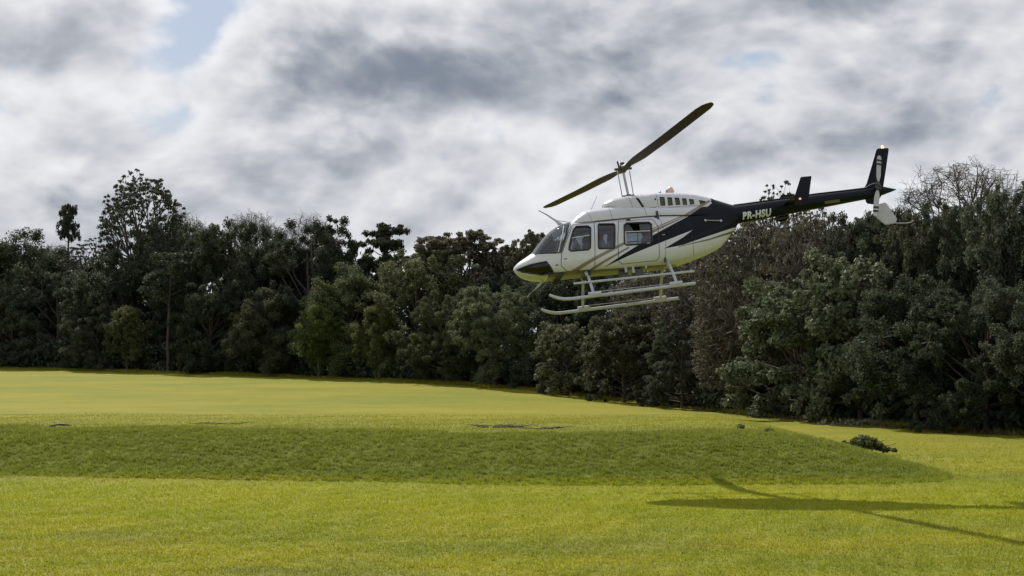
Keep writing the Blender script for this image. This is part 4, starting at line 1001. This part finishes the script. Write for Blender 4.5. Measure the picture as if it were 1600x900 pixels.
MB().prism([(-3.04, -1.87), (-2.72, -1.60), (-2.60, -1.47), (-2.5, -1.47), (-2.66, -1.62), (-3.03, -1.84)], -.015, .015).build('lower_wire_cutter', M['skid'], heli)
MB().tube([(-1.98, 0, .03), (-1.61, 0, -.08)], .008, 6).build('cutter_brace', M['metal'], heli)
MB().tube([(-1.05, 0, .14), (-.80, 0, .52)], [.010, .006], 6).build('whip_antenna', M['metal'], heli)
h_ = body
def at_body(x, z, off): q = body.inv(x, z); return body.P(x, q)+body.N(x, q)*off
hnd = MB().tube([at_body(1.80, -.61, .03), at_body(2.22, -.655, .03)], .012, 6)
for x, z in ((1.80, -.61), (2.22, -.655)): hnd.tube([at_body(x, z, 0), at_body(x, z, .045)], .032, 8)
hnd.build('grab_handle', M['metal'], heli, True)
for x, z in ((-1.98, -1.13), (.62, -.86), (-2.22, -1.25)):
    MB().tube([at_body(x-.035, z, .004), at_body(x+.035, z, .004)], .013, 6).build('latch', M['seam'] if x < 0 else M['metal'], heli)
for x0 in (-.25, .5): MB().tube([at_body(x0, -.345-.02*x0, .015), at_body(x0+.10, -.35-.02*x0, .015)], .022, 6).build('hinge', M['seam'], heli)
MB().tube([(3.75, 0, -.74), (4.08, 0, -.73)], [.05, .045], 8, flat=.8).build('belly_antenna', M['black'], heli, True)

# ---------------------------------------------------------------- people in the cabin (seated)
def person(name, base, label, shirt, hairc, face=-1):
    """base: hip point in helicopter space; face -1 looks towards the nose"""
    f = face
    J = {'hip': (0, 0, .10), 'belly': (-.02*f, 0, .25), 'chest': (0, 0, .44), 'neck': (.02*f, 0, .58), 'chin': (.03*f, 0, .65), 'skull': (.02*f, 0, .74), 'crown': (.0, 0, .82),
         'sl': (0, -.17, .52), 'sr': (0, .17, .52), 'el': (.13*f, -.21, .28), 'er': (.13*f, .21, .28), 'hl': (.34*f, -.16, .22), 'hr': (.34*f, .16, .22), 'fl': (.42*f, -.14, .21), 'fr': (.42*f, .14, .21),
         'll': (.06*f, -.09, .06), 'lr': (.06*f, .09, .06), 'kl': (.42*f, -.12, .10), 'kr': (.42*f, .12, .10), 'al': (.50*f, -.12, -.30), 'ar': (.50*f, .12, -.30), 'tl': (.66*f, -.12, -.33), 'tr': (.66*f, .12, -.33)}
    E_ = [('hip', 'belly'), ('belly', 'chest'), ('chest', 'neck'), ('neck', 'chin'), ('chin', 'skull'), ('skull', 'crown'), ('chest', 'sl'), ('chest', 'sr'), ('sl', 'el'), ('sr', 'er'), ('el', 'hl'), ('er', 'hr'),
          ('hl', 'fl'), ('hr', 'fr'), ('hip', 'll'), ('hip', 'lr'), ('ll', 'kl'), ('lr', 'kr'), ('kl', 'al'), ('kr', 'ar'), ('al', 'tl'), ('ar', 'tr')]
    Rr = dict(hip=.13, belly=.13, chest=.14, neck=.055, chin=.075, skull=.10, crown=.06, sl=.065, sr=.065, el=.045, er=.045, hl=.03, hr=.03, fl=.035, fr=.035, ll=.08, lr=.08, kl=.065, kr=.065, al=.045, ar=.045, tl=.04, tr=.04)
    ks = list(J); me = bpy.data.meshes.new('body'); me.from_pydata([J[k] for k in ks], [(ks.index(a), ks.index(b)) for a, b in E_], [])
    tmp = bpy.data.objects.new('tmp', me); C.objects.link(tmp)
    md = tmp.modifiers.new('s', 'SKIN'); sub = tmp.modifiers.new('u', 'SUBSURF'); sub.levels = 2; sub.render_levels = 2
    for i, k in enumerate(ks): me.skin_vertices[0].data[i].radius = (Rr[k], Rr[k]*(1.25 if k in ('chest', 'belly', 'hip') else 1))
    me.skin_vertices[0].data[0].use_root = True
    bpy.context.view_layer.update()
    m2 = bpy.data.meshes.new_from_object(tmp.evaluated_get(bpy.context.evaluated_depsgraph_get())); bpy.data.objects.remove(tmp)
    root = empty(name); root.matrix_world = HM @ Matrix.Translation(base)
    m2.materials.clear()
    o = link('body', m2, [M['skin'], shirt, M['jeans']], root, True)
    for p_ in m2.polygons:
        c = p_.center; wrist = c.x*f > .30 and c.z > .15
        p_.material_index = 0 if (c.z > .575 or (wrist and abs(c.y) > .08 and c.x*f > .32)) else 2 if (c.z < .17) else 1
    hd_ = MB().dome((0, 0, .745), .105, .115, 14, 6); hd_.build('hair', hairc, root, True)
    he = MB()
    for s_ in (-1, 1): he.tube([(.015*f, s_*.085, .72), (.015*f, s_*.125, .72)], .04, 10)
    he.tube([(.0, .115*cos(a), .73+.135*sin(a)) for a in np.linspace(0, pi, 9)], .012, 6)
    he.tube([(.04*f, -.11, .70), (.115*f, -.05, .655)], .008, 5).build('headset', M['dgrey'], root, True)
    he2 = MB().tube([(.10*f, 0, .735), (.125*f, 0, .70), (.105*f, 0, .695)], [.010, .016, .012], 6).build('nose', M['skin'], root, True)
    return tag(root, label, 'person')
person('person', (-1.62, -.33, -1.22), 'pilot in a pale shirt and headset seen through the front side window of the helicopter', M['shirt'], M['dgrey'])
person('person', (-1.62, .33, -1.22), 'person in dark clothes in the far front seat of the helicopter', M['dshirt'], M['dgrey'])
person('person', (-.92, -.33, -1.32), 'passenger in a white shirt behind the narrow middle window of the helicopter', M['shirt'], M['dgrey'])

# ================================================================ SMALL THINGS ON THE GRASS
def gz(x, y): return float(ground_h(x, y))
r = np.random.default_rng(5)
bp = empty('brush_pile', (11.5, 45.2, gz(11.5, 45.2)))
tag(bp, 'heap of cut leafy branches lying on the grass behind the right end of the mound', 'brush pile')
cs = [(r.normal()*.46-.05, r.normal()*.30, 0) for _ in range(130)]; cs = [(a_, b_, (.42*math.exp(-(a_+.05)**2*2.6)+.05)*r.uniform(.3, 1.0)) for a_, b_, _ in cs]
cs = [c for c in cs if abs(c[0]) < 1.0]; rs_ = [r.uniform(.07, .17)*(1-.4*abs(c[0])) for c in cs]
v, f, tt = leaf_quads(cs, rs_, [60]*len(cs), .055, r, .8, .1, .1)
link('cut_foliage', npmesh('cut_foliage', v, f, False, tt), M['leaf_vine'], bp)
for i in range(12):
    tw = Twigs(); a = r.uniform(-.4, .4)+(pi if r.random() < .5 else 0); p0 = np.array([r.normal()*.3, r.normal()*.2, .1]); p1 = p0+np.array([cos(a)*r.uniform(.4, .85), sin(a)*.4, r.uniform(-.08, .34)])
    tw.limb(bend(p0, p1, r, .08), .02, .006, 4); link('cut_branch', tw.mesh('cut_branch'), M['bark'], bp)
def twigpile(x, y, L, n, label, cat, m='bark', hgt=.07, name='fallen_branch', thick=.02, leafy=0):
    o = empty(name, (x, y, gz(x, y)))
    for i in range(n):
        tw = Twigs(); p0 = np.array([r.uniform(-L/2, L/2), r.normal()*.18, .02]); a = r.uniform(-.35, .35)+(pi if r.random() < .5 else 0); l_ = r.uniform(.25, .6)*min(L, 1.2)
        p1 = p0+np.array([cos(a)*l_, sin(a)*l_, r.uniform(0, hgt)]); tw.limb(bend(p0, p1, r, .07), thick, thick*.4, 4)
        link('stem' if leafy else 'twig', tw.mesh('twig'), M[m], o)
    if leafy:
        v, f, tt = leaf_quads([(r.normal()*L*.2, r.normal()*.1, hgt*.6) for _ in range(leafy)], [.08]*leafy, [26]*leafy, .06, r)
        link('leaves', npmesh('leaves', v, f, False, tt), M['leaf_vine'], o)
    return tag(o, label, cat)
twigpile(-14.35, 42.2, 1.2, 5, 'long dark fallen branch lying on the mound at the far left', 'branch', 'wetwood', .06, thick=.03)
twigpile(-9.4, 44.7, 1.6, 10, 'scatter of thin brown twigs on the grass left of the centre behind the mound', 'twigs', 'drygrass', .05, 'scattered_twigs', .016)
twigpile(-.2, 42.6, 1.3, 20, 'pile of dead brown twigs behind the middle of the mound', 'twigs', 'bark', .12, 'scattered_twigs', .015)
twigpile(.95, 42.2, 1.0, 10, 'thin dry twigs just right of the larger twig pile behind the mound', 'twigs', 'bark', .06, 'scattered_twigs', .016)
twigpile(6.8, 41.2, .15, 6, 'small dark weed standing behind the mound crest under the skids', 'weed', 'bark', .16, 'weed', .012, 6)
twigpile(7.4, 40.0, .25, 6, 'low dark weed on the crest of the mound near its right end', 'weed', 'bark', .08, 'weed', .012, 6)
# pale leaf heap at the foot of the woods
lh = empty('leaf_heap', (17.5, 66.6, gz(17.5, 66.6)))
cs = [(r.normal()*1.1, r.normal()*.4, abs(r.normal())*.10) for _ in range(70)]
v, f, tt = leaf_quads(cs, [.20]*70, [20]*70, .11, r, .6)
link('dry_leaves', npmesh('dry_leaves', v, f, False, tt), M['stonepale'], lh)
tag(lh, 'heap of pale dry leaves at the edge of the dark woods on the right', 'leaf heap')
# cut grass strip thrown up along the woods
n = 5200; t_ = r.random(n); px = 9.0+(21.5-9.0)*t_; py = edge_y(px)-.3+r.normal(size=n)*.28; pz = ground_h(px, py)+.02
s_ = r.uniform(.03, .13, n); a = r.uniform(0, 2*pi, n); V = np.stack([np.stack([px-np.cos(a)*s_, py-np.sin(a)*s_, pz], 1), np.stack([px+np.cos(a)*s_, py+np.sin(a)*s_, pz+.02], 1), np.stack([px-np.sin(a)*s_, py+np.cos(a)*s_, pz+s_], 1)], 1).reshape(-1, 3)
tag(link('grass_cuttings', npmesh('grass_cuttings', V, GF(V)), M['drygrass']), 'line of dry grass cuttings along the foot of the woods', 'grass cuttings', kind='stuff')
